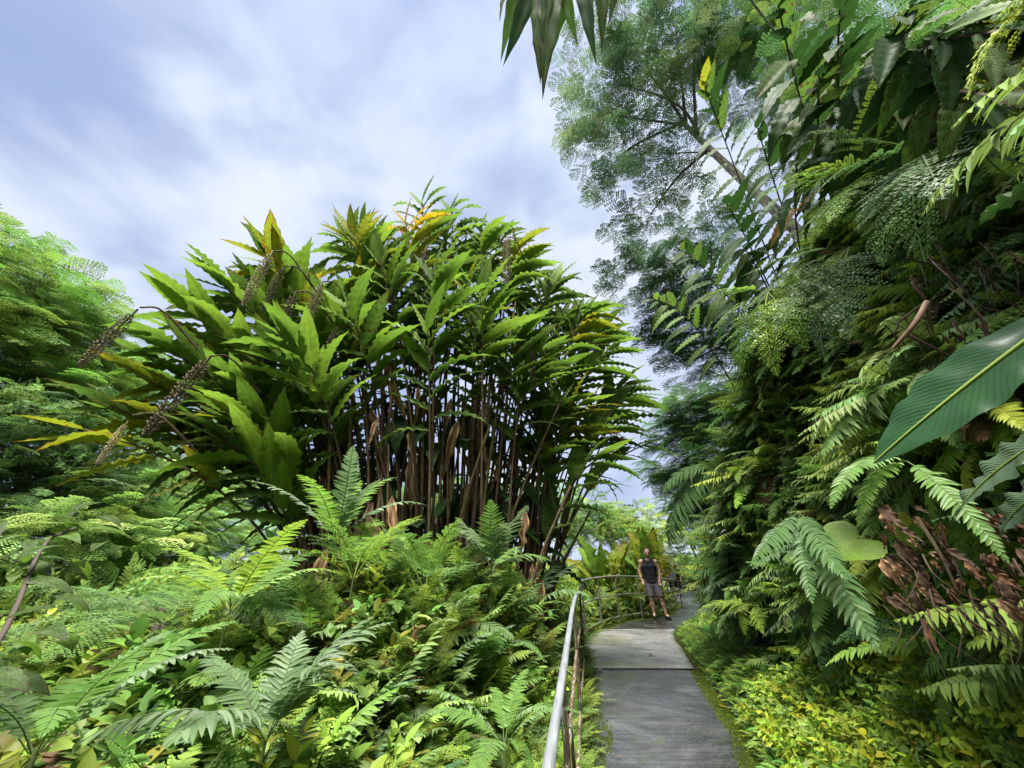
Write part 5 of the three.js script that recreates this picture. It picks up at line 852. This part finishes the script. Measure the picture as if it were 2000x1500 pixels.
  if (look.face) {
    for (const s of [-1, 1]) { const e = new THREE.SphereGeometry(0.009, 10, 8); obj('eye', e.translate(H[0] + s * 0.032, H[1] + 0.012, H[2] + 0.085), M.eye, t); obj('eyebrow', tube([V(H[0] + s * 0.015, H[1] + 0.030, H[2] + 0.099), V(H[0] + s * 0.034, H[1] + 0.036, H[2] + 0.095), V(H[0] + s * 0.052, H[1] + 0.029, H[2] + 0.080)], 0.004, 0.003, 5, 6), M.hair, t); }
    obj('mouth', tube([V(H[0] - 0.024, H[1] - 0.056, H[2] + 0.082), V(H[0], H[1] - 0.058, H[2] + 0.091), V(H[0] + 0.024, H[1] - 0.056, H[2] + 0.082)], 0.005, 0.005, 6, 6), M.lip, t);
    const beard = (p) => Math.max(headF(p) - 0.003, p[1] - H[1] + 0.074 + Math.abs(p[0] - H[0]) * -0.5, H[1] - 0.14 - p[1], H[2] + 0.025 - p[2]); obj('beard', march(beard, [H[0], H[1] - 0.08, H[2] + 0.05], 0.11, 48), new THREE.MeshStandardMaterial({ color: lin(0.16, 0.095, 0.062), roughness: 0.85 }), t);
  }
  return t;
}
{
  const man = { head: [0.01, 1.665, 0.02], neck: [0.01, 1.53, 0], chest: [0.0, 1.30, 0], pelvis: [0.02, 0.93, 0], lsh: [-0.195, 1.43, 0], lel: [-0.265, 1.17, -0.06], lwr: [-0.25, 0.985, 0.0], lhand: [-0.22, 0.90, 0.03], rsh: [0.195, 1.43, 0], rel: [0.285, 1.175, -0.03], rwr: [0.265, 0.955, 0.03], rhand: [0.245, 0.86, 0.06], lhip: [-0.07, 0.88, 0], lkn: [-0.055, 0.49, 0.04], lan: [-0.02, 0.09, 0.0], ltoe: [-0.04, 0.04, 0.17], rhip: [0.11, 0.88, 0], rkn: [0.215, 0.49, 0.05], ran: [0.295, 0.09, 0.03], rtoe: [0.36, 0.04, 0.18] };
  const mp = [4.02, 0.004, -12.2];
  person('man in a black sleeveless top and grey shorts leaning on the railing', mp, -0.22, man, { shirt: cloth([0.014, 0.015, 0.022]), shorts: cloth([0.21, 0.195, 0.205]), hem: 0.55, face: true });
  const walk = (k) => ({ head: [0, 1.64, 0.02], neck: [0, 1.50, 0], chest: [0, 1.28, 0], pelvis: [0, 0.92, 0], lsh: [-0.185, 1.41, 0], lel: [-0.23, 1.14, -0.05 * k], lwr: [-0.22, 0.92, 0.10 * k], lhand: [-0.21, 0.83, 0.14 * k], rsh: [0.185, 1.41, 0], rel: [0.23, 1.14, -0.06], rwr: [0.22, 0.92, -0.08 * k], rhand: [0.21, 0.83, -0.07 * k], lhip: [-0.085, 0.87, 0], lkn: [-0.09, 0.48, 0.08 * k], lan: [-0.09, 0.09, -0.08 * k], ltoe: [-0.1, 0.04, -0.08 * k + 0.16], rhip: [0.085, 0.87, 0], rkn: [0.09, 0.48, -0.02 * k], ran: [0.09, 0.09, 0.12 * k], rtoe: [0.1, 0.04, 0.12 * k + 0.16] });
  const at = (px, hd) => { const p = P(px, 1150, hd); return [p.x, pathY(-p.z) + 0.004, p.z]; };
  person('person in a light blue shirt and dark shorts walking away along the path', at(1314, 28), Math.PI - 0.35, walk(1), { shirt: cloth([0.22, 0.34, 0.50]), shorts: cloth([0.02, 0.02, 0.025]), hem: 0.5, sleeves: true });
  person('person dressed all in black walking beside the blue shirt', at(1325, 28.6), Math.PI - 0.35, walk(-1), { shirt: cloth([0.012, 0.012, 0.014]), shorts: cloth([0.012, 0.012, 0.014]), hem: 0.35, sleeves: true });
}
renderer.render(scene, camera);
